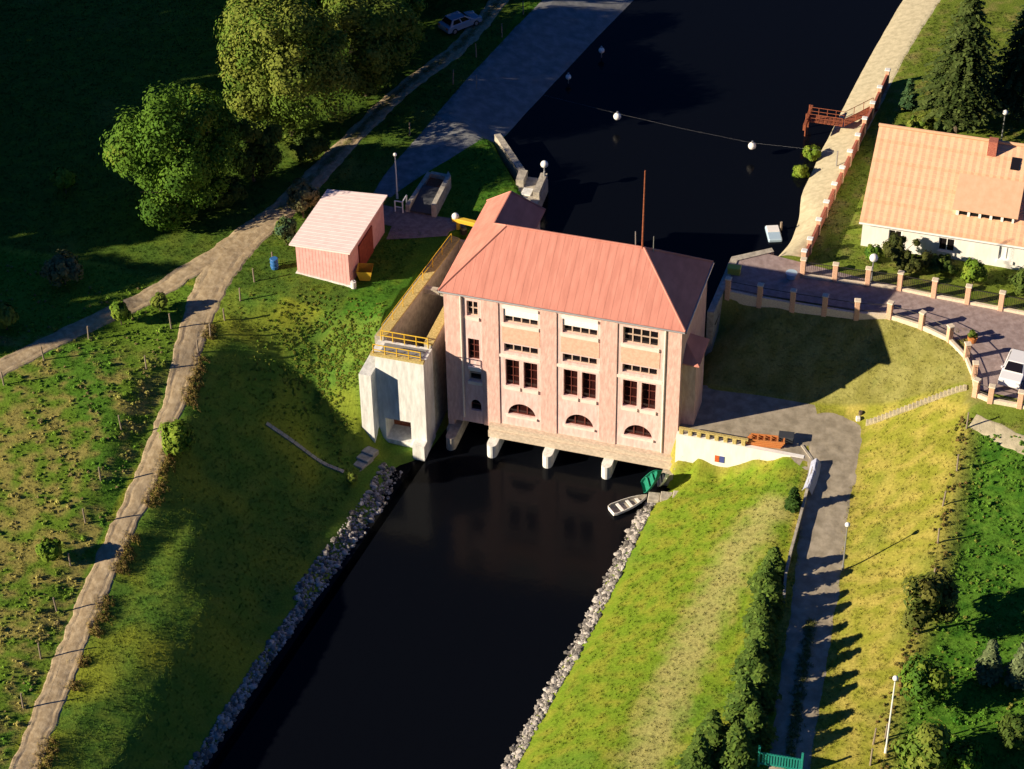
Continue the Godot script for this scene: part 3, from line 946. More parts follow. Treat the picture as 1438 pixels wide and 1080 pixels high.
	var c := Vector3(L, he, -D)
	var r1 := Vector3(L - 4.56, he + 3.77, -D / 2)
	var r2 := Vector3(4.23, he + 3.77, -D / 2)
	var w := 2.52
	var hw := he + 0.89 * w
	var q0 := Vector3(w, hw, -6.9)
	var pk2 := Vector3(w, hw, -11.7)
	var bl := Vector3(0, he, -13.1)
	var br := Vector3(2 * w, he, -13.1)
	var vb := Vector3(2 * w, he, -D)
	var rs := tool()
	slab(rs, [a, b, r1, r2], 0.14)
	slab(rs, [b, c, r1], 0.14)
	slab(rs, [a, r2, q0, pk2, bl], 0.14)
	slab(rs, [c, vb, q0, r2, r1], 0.14)
	slab(rs, [br, pk2, q0, vb], 0.14)
	slab(rs, [bl, pk2, br], 0.14)
	var roof := put(t, "roof", rs.commit(), M.roof_red)
	var cap := tool()
	for ln in [[r1, r2], [a, r2], [b, r1], [c, r1], [r2, q0], [q0, pk2], [pk2, bl], [pk2, br]]:
		limb(cap, ln[0] + Vector3(0, 0.0, 0), ln[1] + Vector3(0, 0.0, 0), 0.09, 0.09, 6)
	put(roof, "ridge_cap", cap.commit(), M.roof_red)
	# standing seams of the sheet roof
	var seam := tool()
	var x := 0.55
	while x < L - 0.3:
		var y1 := 1.0
		if x < r2.x:
			y1 = x / r2.x
		elif x > r1.x:
			y1 = (L - x) / (L - r1.x)
		var p0 := Vector3(x, he, 0)
		var p1 := Vector3(x, he + 3.77 * y1, -D / 2 * y1)
		poly(seam, [p0 + Vector3(-0.025, 0.009, 0.003), p0 + Vector3(0.025, 0.009, 0.003), p1 + Vector3(0.025, 0.009, 0.003), p1 + Vector3(-0.025, 0.009, 0.003)], Vector3.UP)
		for sx in [-0.025, 0.025]:
			poly(seam, [p0 + Vector3(sx, 0, 0), p0 + Vector3(sx, 0.009, 0.003), p1 + Vector3(sx, 0.009, 0.003), p1 + Vector3(sx, 0, 0)], Vector3(sx, 0, 0))
		x += 0.61
	var z := -0.6
	while z > -12.9:
		var run := w
		if z > -D / 2:
			run = -z / (D / 2) * r2.x
		elif z > -6.9:
			run = lerpf(r2.x, w, (-z - D / 2) / (6.9 - D / 2))
		elif z < -11.7:
			run = w * (13.1 + z) / 1.4
		var p0 := Vector3(0, he, z)
		var p1 := Vector3(run, he + 0.89 * run, z)
		poly(seam, [p0 + Vector3(-0.003, 0.009, -0.025), p0 + Vector3(-0.003, 0.009, 0.025), p1 + Vector3(-0.003, 0.009, 0.025), p1 + Vector3(-0.003, 0.009, -0.025)], Vector3.UP)
		poly(seam, [p0 + Vector3(0, 0, 0.025), p0 + Vector3(-0.003, 0.009, 0.025), p1 + Vector3(-0.003, 0.009, 0.025), p1 + Vector3(0, 0, 0.025)], Vector3.BACK)
		z -= 0.61
	put(roof, "standing_seams", seam.commit(), M.roof_red).set_meta("kind", "stuff")
	var gut := tool()
	limb(gut, a + Vector3(0, -0.12, 0.06), b + Vector3(0, -0.12, 0.06), 0.08, 0.08, 6)
	limb(gut, b + Vector3(0.06, -0.12, 0), c + Vector3(0.06, -0.12, 0), 0.08, 0.08, 6)
	put(roof, "gutter", gut.commit(), M.steel)
	# ledge over the draft tubes, piers with rounded noses, right abutment
	s = tool()
	box(s, Vector3(3.95, 1.25, -0.9), Vector3(19.72, 1.92, 0.32))
	box(s, Vector3(3.95, 1.92, -0.49), Vector3(19.72, 2.36, 0.12))
	put(t, "ledge", s.commit(), M.ledge_stone)
	for px in [0.95, 4.5, 9.24, 14.22]:
		var ps := tool()
		var ring := [Vector2(px - 0.42, -7.0), Vector2(px - 0.42, 1.0)]
		for k in 7:
			var ang := PI - PI * (k + 1) / 8.0
			ring.append(Vector2(px + cos(ang) * 0.42, 1.0 + sin(ang) * 0.5))
		ring.append_array([Vector2(px + 0.42, 1.0), Vector2(px + 0.42, -7.0)])
		prism(ps, ring, -1.5, 1.24)
		put(t, "pier", ps.commit(), M.concrete_pale if px > 2 else M.concrete)
	s = tool()
	box(s, Vector3(18.75, -1.5, -7.2), Vector3(19.71, 1.24, 0.9))
	put(t, "abutment", s.commit(), M.concrete)
	s = tool()
	box(s, Vector3(0.31, -1.5, -7.2), Vector3(0.52, 1.24, 0.2))
	put(t, "abutment", s.commit(), M.concrete)
	s = tool()
	box(s, Vector3(0.5, -1.5, -7.6), Vector3(19.2, 1.3, -7.2))
	put(t, "back_bulkhead", s.commit(), M.concrete)
	# mast on the roof with its stays' spur
	s = tool()
	limb(s, Vector3(15.3, 18.6, -4.8), Vector3(15.35, 26.1, -4.8), 0.085, 0.05, 8)
	put(t, "mast", s.commit(), M.rust)
	s = tool()
	limb(s, Vector3(14.75, 18.7, -4.9), Vector3(14.7, 20.3, -4.9), 0.05, 0.04, 6)
	put(t, "aerial", s.commit(), M.steel)
	s = tool()
	limb(s, Vector3(16.1, 17.9, -5.2), Vector3(16.1, 19.9, -5.2), 0.04, 0.03, 6)
	put(t, "aerial", s.commit(), M.steel)

# ------------------------------------------------------------------ the sluice left of the power house
func sluice():
	var t := thing("sluice_tower", "white concrete sluice head with an outlet recess left of the power house", "sluice")
	# main face with an outlet, left guide wall in front of it, low right guide wall
	var s := tool()
	holed_wall(s, -4.75, -0.62, -1.5, 9.45, 2.55, 2.0, [Rect2(-4.15, 1.0, 2.2, 2.2)])
	poly(s, [Vector3(-5.2, 9.45, 2.55), Vector3(-0.62, 9.45, 2.55), Vector3(-0.62, 9.45, 0.3), Vector3(-5.2, 9.45, 0.3)], Vector3.UP)
	poly(s, [Vector3(-0.62, -1.5, 2.55), Vector3(-0.62, 9.45, 2.55), Vector3(-0.62, 9.45, 0.3), Vector3(-0.62, -1.5, 0.3)], Vector3.RIGHT)
	poly(s, [Vector3(-0.62, 2.0, 0.3), Vector3(-0.62, 9.45, 0.3), Vector3(-4.75, 9.45, 0.3), Vector3(-4.75, 2.0, 0.3)], Vector3.FORWARD)
	put(t, "head_wall", s.commit(), M.concrete_pale)
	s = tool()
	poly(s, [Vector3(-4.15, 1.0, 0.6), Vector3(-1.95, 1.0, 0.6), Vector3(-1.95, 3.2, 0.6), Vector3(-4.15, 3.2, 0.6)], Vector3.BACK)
	put(t, "shade_toned_gate", s.commit(), M.rust)  # dark rust tone puts the shade inside the outlet into the gate colour
	s = tool()
	var g := [Vector3(-5.75, 0, 3.75), Vector3(-4.7, 0, 3.75), Vector3(-4.7, 0, 0.4), Vector3(-5.75, 0, 0.4)]
	box(s, Vector3(-5.75, -1.5, 0.4), Vector3(-4.72, 8.35, 3.75))
	put(t, "guide_wall", s.commit(), M.concrete_pale)
	s = tool()
	box(s, Vector3(-1.62, -1.5, 2.56), Vector3(-0.6, 1.5, 3.35))
	put(t, "outlet_wing", s.commit(), M.concrete_pale)
	# platform on top with a grating and yellow kerbs and rails
	s = tool()
	for k in 8:
		box(s, Vector3(-4.5, 9.46, 1.9 - k * 0.17), Vector3(-0.95, 9.54, 2.0 - k * 0.17))
	put(t, "grating", s.commit(), M.steel)
	s = tool()
	box(s, Vector3(-5.15, 9.452, 2.14), Vector3(-0.63, 9.66, 2.54))
	put(t, "kerb", s.commit(), M.lichen)
	for zz in [2.35, 0.45]:
		s = tool()
		for k in 5:
			limb(s, Vector3(-4.9 + k * 1.0, 9.5, zz), Vector3(-4.9 + k * 1.0, 10.5, zz), 0.05, 0.05, 6)
		for y in [10.0, 10.5]:
			limb(s, Vector3(-4.9, y, zz), Vector3(-0.9, y, zz), 0.045, 0.045, 6)
		put(t, "railing", s.commit(), M.yellow_paint)
	# channel walls running back to the upper level
	var wl := thing("channel_wall", "long lichen covered wall on the left of the sluice channel", "wall")
	s = tool()
	prism(s, [Vector2(-5.5, 0.38), Vector2(-4.55, 0.28), Vector2(-3.0, -14.4), Vector2(-3.95, -14.6)], 0.5, 9.8)
	put(wl, "wall_body", s.commit(), M.concrete)
	s = tool()
	prism(s, [Vector2(-5.34, 0.36), Vector2(-4.5, 0.26), Vector2(-2.96, -14.4), Vector2(-3.79, -14.62)], 9.803, 9.95)
	put(wl, "coping", s.commit(), M.lichen)
	s = tool()
	for k in 8:
		var f := k / 7.0
		var p := Vector3(lerpf(-4.9, -3.45, f), 9.95, lerpf(0.1, -13.6, f))
		limb(s, p, p + Vector3(0, 0.95, 0), 0.035, 0.035, 5)
	for y in [0.5, 0.93]:
		limb(s, Vector3(-4.9, 9.95 + y, 0.1), Vector3(-3.45, 9.95 + y, -13.6), 0.03, 0.03, 5)
	put(wl, "handrail", s.commit(), M.yellow_paint)
	var wr := thing("channel_wall", "short wall between the sluice channel and the power house", "wall")
	s = tool()
	box(s, Vector3(-1.3, 0.5, -14.5), Vector3(-0.62, 9.7, 0.29))
	put(wr, "wall_body", s.commit(), M.concrete)
	s = tool()
	box(s, Vector3(-1.34, 9.703, -14.5), Vector3(-0.58, 9.86, 0.28))
	put(wr, "coping", s.commit(), M.lichen)
	var bm := thing("channel_beam", "pale concrete beam bridging the dark sluice channel", "beam")
	s = tool()
	box(s, Vector3(-4.2, 9.2, -7.5), Vector3(-1.3, 9.66, -7.0))
	put(bm, "beam_body", s.commit(), M.concrete)
	var hw := thing("channel_head", "dark stop log wall closing the upper end of the sluice channel", "wall")
	for k in 9:
		s = tool()
		box(s, Vector3(-3.2, 1.0 + k * 0.98, -14.48 - (k % 2) * 0.03), Vector3(-1.51, 1.95 + k * 0.98, -14.2))
		put(hw, "stop_log", s.commit(), M.concrete)
	# block and gutter on the left bank below the sluice
	var bk := thing("bank_steps", "grey concrete landing sloping down the left bank below the sluice", "steps")
	for k in 5:
		var f := k / 4.0
		put(bk, "slab", bevel_box(Vector3(1.15, 0.5, 0.9), 0.05), M.concrete, Vector3(lerpf(-4.75, -5.6, f), lerpf(1.2, 0.55, f) - 0.2, lerpf(4.9, 7.7, f)), -0.28)
	var gu := thing("bank_gutter", "narrow stone gutter running down the shaded left bank", "gutter")
	s = tool()
	for k in 14:
		var p := Vector2(-12.4, 7.7).lerp(Vector2(-6.4, 7.8), k / 13.0)
		var q := Vector2(-12.4, 7.7).lerp(Vector2(-6.4, 7.8), (k + 0.9) / 13.0)
		slab(s, [on_ground(p.x, p.y - 0.17, 0.1), on_ground(q.x, q.y - 0.17, 0.1), on_ground(q.x, q.y + 0.17, 0.1), on_ground(p.x, p.y + 0.17, 0.1)], 0.3)
	put(gu, "gutter_stones", s.commit(), M.concrete).set_meta("kind", "stuff")

func walls_and_quays():
	# white retaining wall of the yard, on a grey plinth
	var t := thing("retaining_wall", "white painted retaining wall holding up the yard beside the river", "wall")
	var s := tool()
	poly(s, [Vector3(19.73, 1.75, 0.42), Vector3(30, 1.75, 0.42), Vector3(30, 5.06, 0.42), Vector3(19.73, 5.2, 0.42)], Vector3.BACK)
	poly(s, [Vector3(19.73, 5.2, 0.42), Vector3(30, 5.06, 0.42), Vector3(30, 5.06, 0.03), Vector3(19.73, 5.2, 0.03)], Vector3.UP)
	poly(s, [Vector3(30, 1.75, 0.42), Vector3(30, 5.06, 0.42), Vector3(30, 5.06, 0.03), Vector3(30, 1.75, 0.03)], Vector3.RIGHT)
	poly(s, [Vector3(19.73, 1.75, 0.03), Vector3(30, 1.75, 0.03), Vector3(30, 5.06, 0.03), Vector3(19.73, 5.2, 0.03)], Vector3.FORWARD)
	put(t, "wall_face", s.commit(), M.whitewash)
	s = tool()
	box(s, Vector3(19.72, -0.6, 0.02), Vector3(27, 1.747, 0.62))
	put(t, "plinth", s.commit(), M.concrete)
	var sg := thing("wall_sign", "small red and blue sign on the white retaining wall", "sign")
	s = tool()
	box(s, Vector3(22.95, 3.1, 0.425), Vector3(23.3, 3.75, 0.455))
	put(sg, "red_field", s.commit(), M.sign_red)
	s = tool()
	box(s, Vector3(23.36, 3.1, 0.425), Vector3(23.72, 3.75, 0.455))
	put(sg, "blue_field", s.commit(), M.sign_blue)
	var rl := thing("wall_railing", "low rusty yellow railing on top of the white retaining wall", "railing")
	for k in 8:
		put(rl, "baluster", bevel_box(Vector3(0.34, 0.55, 0.2), 0.03), M.lichen, Vector3(20.1 + k * 0.72, 5.16 - k * 0.005, 0.22))
	s = tool()
	box(s, Vector3(19.9, 5.68, 0.1), Vector3(25.5, 5.8, 0.34))
	put(rl, "handrail", s.commit(), M.lichen)
	# quays of the headwater
	var q := thing("quay_wall", "concrete quay wall edging the lawn behind the power house", "wall")
	s = tool()
	prism(s, [Vector2(0.7, -12.9), Vector2(1.3, -12.9), Vector2(1.3, -21.6), Vector2(0.7, -21.6)], 5.5, 10.12)
	prism(s, [Vector2(-0.9, -25.4), Vector2(-0.5, -25.9), Vector2(-4.4, -31.1), Vector2(-4.9, -30.8)], 5.5, 10.1)
	put(q, "wall_body", s.commit(), M.concrete)
	var q2 := thing("quay_wall", "concrete bulkhead between the upper road and the headwater", "wall")
	s = tool()
	prism(s, [Vector2(19.75, -9.7), Vector2(20.3, -9.7), Vector2(20.6, -17.4), Vector2(23.3, -19.5), Vector2(23, -20), Vector2(20, -17.8)], 5.5, 10.1)
	put(q2, "wall_body", s.commit(), M.concrete)
	var pr := thing("intake_pier", "weathered concrete pier with raised ends standing in the headwater", "pier")
	s = tool()
	prism(s, [Vector2(-0.95, -25.3), Vector2(1.75, -25.4), Vector2(1.95, -21.2), Vector2(-0.6, -21.4)], 5.5, 9.8)
	put(pr, "pier_body", s.commit(), M.concrete)
	s = tool()
	prism(s, [Vector2(-0.9, -25.25), Vector2(-0.1, -25.3), Vector2(0, -23.6), Vector2(-0.7, -23.6)], 9.8, 10.5)
	prism(s, [Vector2(1.1, -25.35), Vector2(1.7, -25.35), Vector2(1.85, -22.2), Vector2(1.3, -22.2)], 9.8, 10.45)
	put(pr, "raised_end", s.commit(), M.concrete)
	put(pr, "hatch", bevel_box(Vector3(0.9, 0.12, 1.1), 0.03), M.concrete_pale, Vector3(0.55, 9.8, -22.9))
	# open pit at the head of the old lock, behind the shed
	var pit := thing("inlet_pit", "open concrete inlet pit with dark mouth between shed and lawn", "pit")
	s = tool()
	prism(s, [Vector2(-8.7, -16.9), Vector2(-8.35, -16.9), Vector2(-8.1, -22.3), Vector2(-8.5, -22.4)], 9.7, 10.75)
	prism(s, [Vector2(-6.3, -16.8), Vector2(-5.9, -16.8), Vector2(-6.05, -21.6), Vector2(-6.5, -22.2)], 9.7, 11.25)
	prism(s, [Vector2(-8.1, -22.3), Vector2(-6.5, -22.2), Vector2(-6.5, -21.8), Vector2(-8.1, -21.9)], 9.7, 10.9)
	put(pit, "pit_wall", s.commit(), M.concrete)
	s = tool()
	slab(s, [Vector3(-8.3, 10.2, -16.9), Vector3(-6.35, 10.2, -16.9), Vector3(-6.5, 10.9, -20.0), Vector3(-8.15, 10.9, -20.0)], 0.08)
	put(pit, "pit_shade_slab", s.commit(), M.slate)  # dark slab put in as the shade inside the open pit
	s = tool()
	slab(s, [Vector3(-8.15, 10.4, -20.1), Vector3(-6.5, 10.4, -20.1), Vector3(-6.5, 10.5, -21.8), Vector3(-8.1, 10.5, -21.9)], 0.1)
	put(pit, "rusty_plate", s.commit(), M.rust)
	var wr := thing("white_railing", "short white railing at the corner of the inlet pit", "railing")
	s = tool()
	for p in [Vector3(-9.6, 10, -16.7), Vector3(-8.9, 10, -16.7), Vector3(-8.9, 10, -17.8)]:
		limb(s, p, p + Vector3(0, 1.1, 0), 0.07, 0.07, 6)
	limb(s, Vector3(-9.6, 11.1, -16.7), Vector3(-8.9, 11.1, -16.7), 0.06, 0.06, 6)
	limb(s, Vector3(-8.9, 11.1, -16.7), Vector3(-8.9, 11.1, -17.8), 0.06, 0.06, 6)
	limb(s, Vector3(-9.6, 10.5, -16.7), Vector3(-8.9, 10.5, -16.7), 0.05, 0.05, 6)
	put(wr, "rails", s.commit(), M.white_paint)
	var ho := thing("gate_hoist", "yellow gate hoist at the upper end of the sluice channel", "hoist", Vector3(-3.6, 9.95, -15.7), -0.12)
	put(ho, "girder", bevel_box(Vector3(3.2, 0.42, 0.5), 0.05), M.yellow_paint, Vector3(1.2, 0.75, 0))
	for x in [0.1, 2.4]:
		put(ho, "leg", bevel_box(Vector3(0.25, 0.78, 0.4), 0.03), M.yellow_paint, Vector3(x, 0, 0))
	put(ho, "motor", sphere(0.32, 14), M.white_paint, Vector3(-0.15, 1.25, 0))
	put(ho, "drum", pipe(0.3, 0.3, 0.5, 12), M.dark_metal, Vector3(0.8, 0.0, 0.45))
	# cascade of steps up the grass slope from yard to road
	var sp := thing("garden_steps", "narrow flight of pale steps climbing the grass slope to the fence corner", "steps")
	var p0 := Vector3(34.0, 5.0, -5.0)
	var p1 := Vector3(41.4, 9.5, -5.9)
	for k in 26:
		var f := (k + 0.5) / 26.0
		put(sp, "step", bevel_box(Vector3(0.3, 0.3, 0.6), 0.03), M.gravel, Vector3(lerpf(p0.x, p1.x, f), maxf(hgt(lerpf(p0.x, p1.x, f), lerpf(p0.z, p1.z, f)) - 0.12, lerpf(p0.y, p1.y, f) - 0.5), lerpf(p0.z, p1.z, f)), 0.12)

# ------------------------------------------------------------------ shed and house
func small_buildings():
	var t := thing("pink_shed", "pink sheet metal shed with a pale lean-to roof beside the track", "shed")
	# corners on the ground: front left, front right, back right, back left
	var g := [Vector2(-14.5, -5.85), Vector2(-9.62, -5.25), Vector2(-9.5, -13.6), Vector2(-14.45, -14.0)]
	var top := [12.75, 13.35, 13.35, 12.75]
	var s := tool()
	for k in 4:
		var a: Vector2 = g[k]
		var b: Vector2 = g[(k + 1) % 4]
		var n := Vector2(b.y - a.y, a.x - b.x).normalized() * (-1.0)
		var ribs := int(a.distance_to(b) / 0.3)
		for i in ribs:
			var p := a.lerp(b, i / float(ribs))
			var q := a.lerp(b, (i + 1) / float(ribs))
			var m0 := p.lerp(q, 0.35)
			var hp := lerpf(top[k], top[(k + 1) % 4], i / float(ribs))
			var hq := lerpf(top[k], top[(k + 1) % 4], (i + 1) / float(ribs))
			poly(s, [Vector3(p.x, 9.8, p.y), Vector3(m0.x, 9.8, m0.y), Vector3(m0.x, hp, m0.y), Vector3(p.x, hp, p.y)], Vector3(n.x, 0, n.y))
			var o := n * 0.012
			poly(s, [Vector3(m0.x + o.x, 9.8, m0.y + o.y), Vector3(q.x + o.x, 9.8, q.y + o.y), Vector3(q.x + o.x, hq, q.y + o.y), Vector3(m0.x + o.x, hp, m0.y + o.y)], Vector3(n.x, 0, n.y))
			poly(s, [Vector3(m0.x, 9.8, m0.y), Vector3(m0.x + o.x, 9.8, m0.y + o.y), Vector3(m0.x + o.x, hp, m0.y + o.y), Vector3(m0.x, hp, m0.y)], Vector3(p.x - q.x, 0, p.y - q.y))
			poly(s, [Vector3(q.x, 9.8, q.y), Vector3(q.x + o.x, 9.8, q.y + o.y), Vector3(q.x + o.x, hq, q.y + o.y), Vector3(q.x, hq, q.y)], Vector3(q.x - p.x, 0, q.y - p.y))
	put(t, "sheet_wall", s.commit(), M.shed_wall)
	s = tool()
	for k in 4:
		var p: Vector2 = g[1].lerp(g[2], k / 3.0)
		box(s, Vector3(p.x - 0.16, 9.8, p.y - 0.08 + (0.1 if k == 3 else -0.1)), Vector3(p.x, 13.3, p.y + 0.08 + (0.1 if k == 3 else -0.1)))
	put(t, "corner_posts", s.commit(), M.shed_wall).set_meta("kind", "stuff")
	s = tool()
	box(s, Vector3(-9.55, 9.95, -10.6), Vector3(-9.43, 12.6, -7.4))
	put(t, "sliding_door", s.commit(), M.roof_dark)
	s = tool()
	var rc := [Vector3(-15.05, 12.86, -5.75), Vector3(-9.35, 13.52, -5.0), Vector3(-9.2, 13.52, -14.0), Vector3(-14.85, 12.86, -14.4)]
	slab(s, rc, 0.12)
	var roof := put(t, "roof", s.commit(), M.shed_roof)
	s = tool()
	for k in 18:
		var f := (k + 0.5) / 18.0
		var a: Vector3 = rc[0].lerp(rc[3], f)
		var b: Vector3 = rc[1].lerp(rc[2], f)
		var dz := Vector3(0, 0, 0.05)
		poly(s, [a + dz, b + dz, b + Vector3(0, 0.018, 0), a + Vector3(0, 0.018, 0)], Vector3.BACK + Vector3.UP)
		poly(s, [a - dz, b - dz, b + Vector3(0, 0.018, 0), a + Vector3(0, 0.018, 0)], Vector3.FORWARD + Vector3.UP)
	put(roof, "roof_ribs", s.commit(), M.shed_roof).set_meta("kind", "stuff")
	s = tool()
	prism(s, [g[0] + Vector2(-0.15, 0.15), g[1] + Vector2(0.15, 0.15), g[1] + Vector2(0.15, -0.4), g[0] + Vector2(-0.15, -0.4)], 9.7, 10.06)
	put(t, "footing", s.commit(), M.concrete_pale)
	var yb := thing("yellow_skip", "small mustard yellow skip standing under the open side of the shed", "skip", Vector3(-8.75, 9.95, -6.6), 0.2)
	s = tool()
	slab(s, [Vector3(-0.45, 0.3, 0.4), Vector3(0.45, 0.3, 0.4), Vector3(0.45, 0.3, -0.4), Vector3(-0.45, 0.3, -0.4)], 0.2)
	for d in [[Vector3(-0.45, 0.15, 0.4), Vector3(0.45, 0.15, 0.4), Vector3(0.65, 1.15, 0.65), Vector3(-0.65, 1.15, 0.65), Vector3.BACK], [Vector3(0.45, 0.15, 0.4), Vector3(0.45, 0.15, -0.4), Vector3(0.65, 1.15, -0.65), Vector3(0.65, 1.15, 0.65), Vector3.RIGHT], [Vector3(-0.45, 0.15, 0.4), Vector3(-0.45, 0.15, -0.4), Vector3(-0.65, 1.15, -0.65), Vector3(-0.65, 1.15, 0.65), Vector3.LEFT], [Vector3(-0.45, 0.15, -0.4), Vector3(0.45, 0.15, -0.4), Vector3(0.65, 1.15, -0.65), Vector3(-0.65, 1.15, -0.65), Vector3.FORWARD]]:
		poly(s, [d[0], d[1], d[2], d[3]], d[4])
	put(yb, "tub", s.commit(), M.yellow_paint)
	put(yb, "chassis", bevel_box(Vector3(0.7, 0.16, 0.7), 0.03), M.dark_metal)
	var wb := thing("white_canister", "small white canister at the front right corner of the shed", "canister", Vector3(-9.3, 9.95, -5.2))
	put(wb, "body", pipe(0.24, 0.24, 0.6, 14), M.white_paint)
	put(wb, "neck", pipe(0.09, 0.07, 0.16, 10), M.steel, Vector3(0, 0.6, 0))
	var bb := thing("blue_barrel", "blue plastic barrel beside the fence left of the shed", "barrel", on_ground(-16.6, -5.9))
	s = tool()
	var prof := [[0.0, 0.26], [0.08, 0.31], [0.3, 0.33], [0.33, 0.36], [0.36, 0.33], [0.65, 0.33], [0.68, 0.36], [0.71, 0.33], [0.95, 0.31], [1.02, 0.24]]
	for k in prof.size() - 1:
		limb(s, Vector3(0, prof[k][0], 0), Vector3(0, prof[k + 1][0], 0), prof[k][1], prof[k + 1][1], 16, k == prof.size() - 2)
	put(bb, "drum", s.commit(), M.blue_plastic)
	put(bb, "lid", pipe(0.36, 0.3, 0.06, 16), M.blue_plastic, Vector3(0, 1.0, 0))
	# the white house with the orange roof
	var h := thing("white_house", "long white house with an orange tiled roof and a dormer behind the fence", "house")
	var x0 := 30.15
	var x1 := 56.0
	var zf := -22.5
	var zb := -36.6
	s = tool()
	var wins := [Rect2(36.6, 10.75, 1.35, 1.3), Rect2(32.4, 10.8, 1.1, 1.25), Rect2(41.6, 10.8, 1.2, 1.3)]
	for p in [46.5, 51.0]:
		wins.append(Rect2(p, 10.8, 1.2, 1.3))
	holed_wall(s, x0, x1, 9.6, 12.95, zf, 0.2, wins)
	poly(s, [Vector3(x0, 9.6, zf), Vector3(x0, 12.95, zf), Vector3(x0, 17.4, (zf + zb) / 2), Vector3(x0, 12.95, zb), Vector3(x0, 9.6, zb)], Vector3.LEFT)
	poly(s, [Vector3(x1, 9.6, zf), Vector3(x1, 12.95, zf), Vector3(x1, 17.4, (zf + zb) / 2), Vector3(x1, 12.95, zb), Vector3(x1, 9.6, zb)], Vector3.RIGHT)
	poly(s, [Vector3(x0, 9.6, zb), Vector3(x1, 9.6, zb), Vector3(x1, 12.95, zb), Vector3(x0, 12.95, zb)], Vector3.FORWARD)
	put(h, "wall", s.commit(), M.whitewash)
	for k in wins.size():
		window(h, wins[k], zf, 0.17, 2, 1, 0.08, M.white_paint, M.blind if k == 2 else M.glass, M.whitewash)
	# roof: front slope laid in tile courses
	var e0 := Vector3(x0 - 0.25, 12.72, zf + 0.45)
	var ridge := Vector3(0, 17.72, (zf + zb) / 2)
	s = tool()
	slab(s, [Vector3(x0 - 0.2, 12.62, zf + 0.4), Vector3(x1 + 0.2, 12.62, zf + 0.4), Vector3(x1 + 0.2, 17.6, ridge.z), Vector3(x0 - 0.2, 17.6, ridge.z)], 0.15)
	slab(s, [Vector3(x0 - 0.2, 12.62, zb - 0.4), Vector3(x1 + 0.2, 12.62, zb - 0.4), Vector3(x1 + 0.2, 17.6, ridge.z), Vector3(x0 - 0.2, 17.6, ridge.z)], 0.15)
	var hr := put(h, "roof", s.commit(), M.tile)
	var rows := 24
	for k in rows:
		var f0 := k / float(rows)
		var f1 := (k + 1.12) / rows
		var a := Vector3(0, lerpf(12.72, 17.62, f0), lerpf(zf + 0.45, ridge.z, f0))
		var b := Vector3(0, lerpf(12.72, 17.62, minf(f1, 1)), lerpf(zf + 0.45, ridge.z, minf(f1, 1)))
		s = tool()
		var n := 43
		for i in n:
			var u0 := lerpf(x0 - 0.25, x1 + 0.25, i / float(n))
			var u1 := lerpf(x0 - 0.25, x1 + 0.25, (i + 0.5) / float(n))
			var u2 := lerpf(x0 - 0.25, x1 + 0.25, (i + 1.0) / n)
			var lift := Vector3(0, 0.05 + rr(-0.008, 0.008), 0.03)
			var dip := Vector3(0, -0.03, 0)
			poly(s, [a + lift + dip + Vector3(u0, 0, 0), a + lift + Vector3(u1, 0, 0), b + Vector3(u1, 0.035, 0), b + Vector3(u0, 0, 0)], Vector3(0, 1, 0.7))
			poly(s, [a + lift + Vector3(u1, 0, 0), a + lift + dip + Vector3(u2, 0, 0), b + Vector3(u2, 0, 0), b + Vector3(u1, 0.035, 0)], Vector3(0, 1, 0.7))
			poly(s, [a + lift + dip + Vector3(u0, 0, 0), a + lift + Vector3(u1, 0, 0), a + lift + dip + Vector3(u2, 0, 0), a + Vector3(u2, -0.05, 0.05), a + Vector3(u0, -0.05, 0.05)], Vector3.BACK)
		put(hr, "tile_course", s.commit(), M.tile if k % 5 else M.tile_worn)
	s = tool()
	limb(s, Vector3(x0 - 0.3, 17.72, ridge.z), Vector3(x1 + 0.3, 17.72, ridge.z), 0.15, 0.15, 8)
	put(hr, "ridge_tiles", s.commit(), M.tile_worn)
	s = tool()
	limb(s, Vector3(x0 - 0.25, 12.62, zf + 0.55), Vector3(x1 + 0.25, 12.62, zf + 0.55), 0.09, 0.09, 7)
	put(hr, "gutter", s.commit(), M.white_paint)
	s = tool()
	box(s, Vector3(39.2, 16.2, -29.2), Vector3(39.95, 18.3, -28.4))
	put(hr, "chimney", s.commit(), M.wall_red)
	s = tool()
	var ks := func(yz: float) -> Vector3: return Vector3(0, lerpf(12.72, 17.62, yz) + 0.16, lerpf(zf + 0.45, ridge.z, yz))
	slab(s, [ks.call(0.74) + Vector3(41.3, 0, 0), ks.call(0.74) + Vector3(42.0, 0, 0), ks.call(0.86) + Vector3(42.0, 0, 0), ks.call(0.86) + Vector3(41.3, 0, 0)], 0.1)
	put(hr, "skylight", s.commit(), M.glass)
	# shed dormer
	var d := Node3D.new()
	d.name = "dormer"
	h.add_child(d)
	var dl := 37.6
	var dr := 42.4
	var dz := -23.6
	s = tool()
	var ybase := 13.5
	var dwin := []
	for k in 5:
		dwin.append(Rect2(dl + 0.25 + k * 0.92, 13.75, 0.7, 0.5))
	holed_wall(s, dl, dr, ybase - 0.3, 14.55, dz, 0.12, dwin)
	for xx in [[dl, Vector3.LEFT], [dr, Vector3.RIGHT]]:
		poly(s, [Vector3(xx[0], ybase - 0.3, dz), Vector3(xx[0], 14.55, dz), Vector3(xx[0], 15.65, -26.3)], xx[1])
	put(d, "dormer_wall", s.commit(), M.whitewash)
	s = tool()
	for k in 5:
		var r: Rect2 = dwin[k]
		poly(s, [Vector3(r.position.x, r.position.y, dz - 0.1), Vector3(r.end.x, r.position.y, dz - 0.1), Vector3(r.end.x, r.end.y, dz - 0.1), Vector3(r.position.x, r.end.y, dz - 0.1)], Vector3.BACK)
	put(d, "dormer_panes", s.commit(), M.glass)
	s = tool()
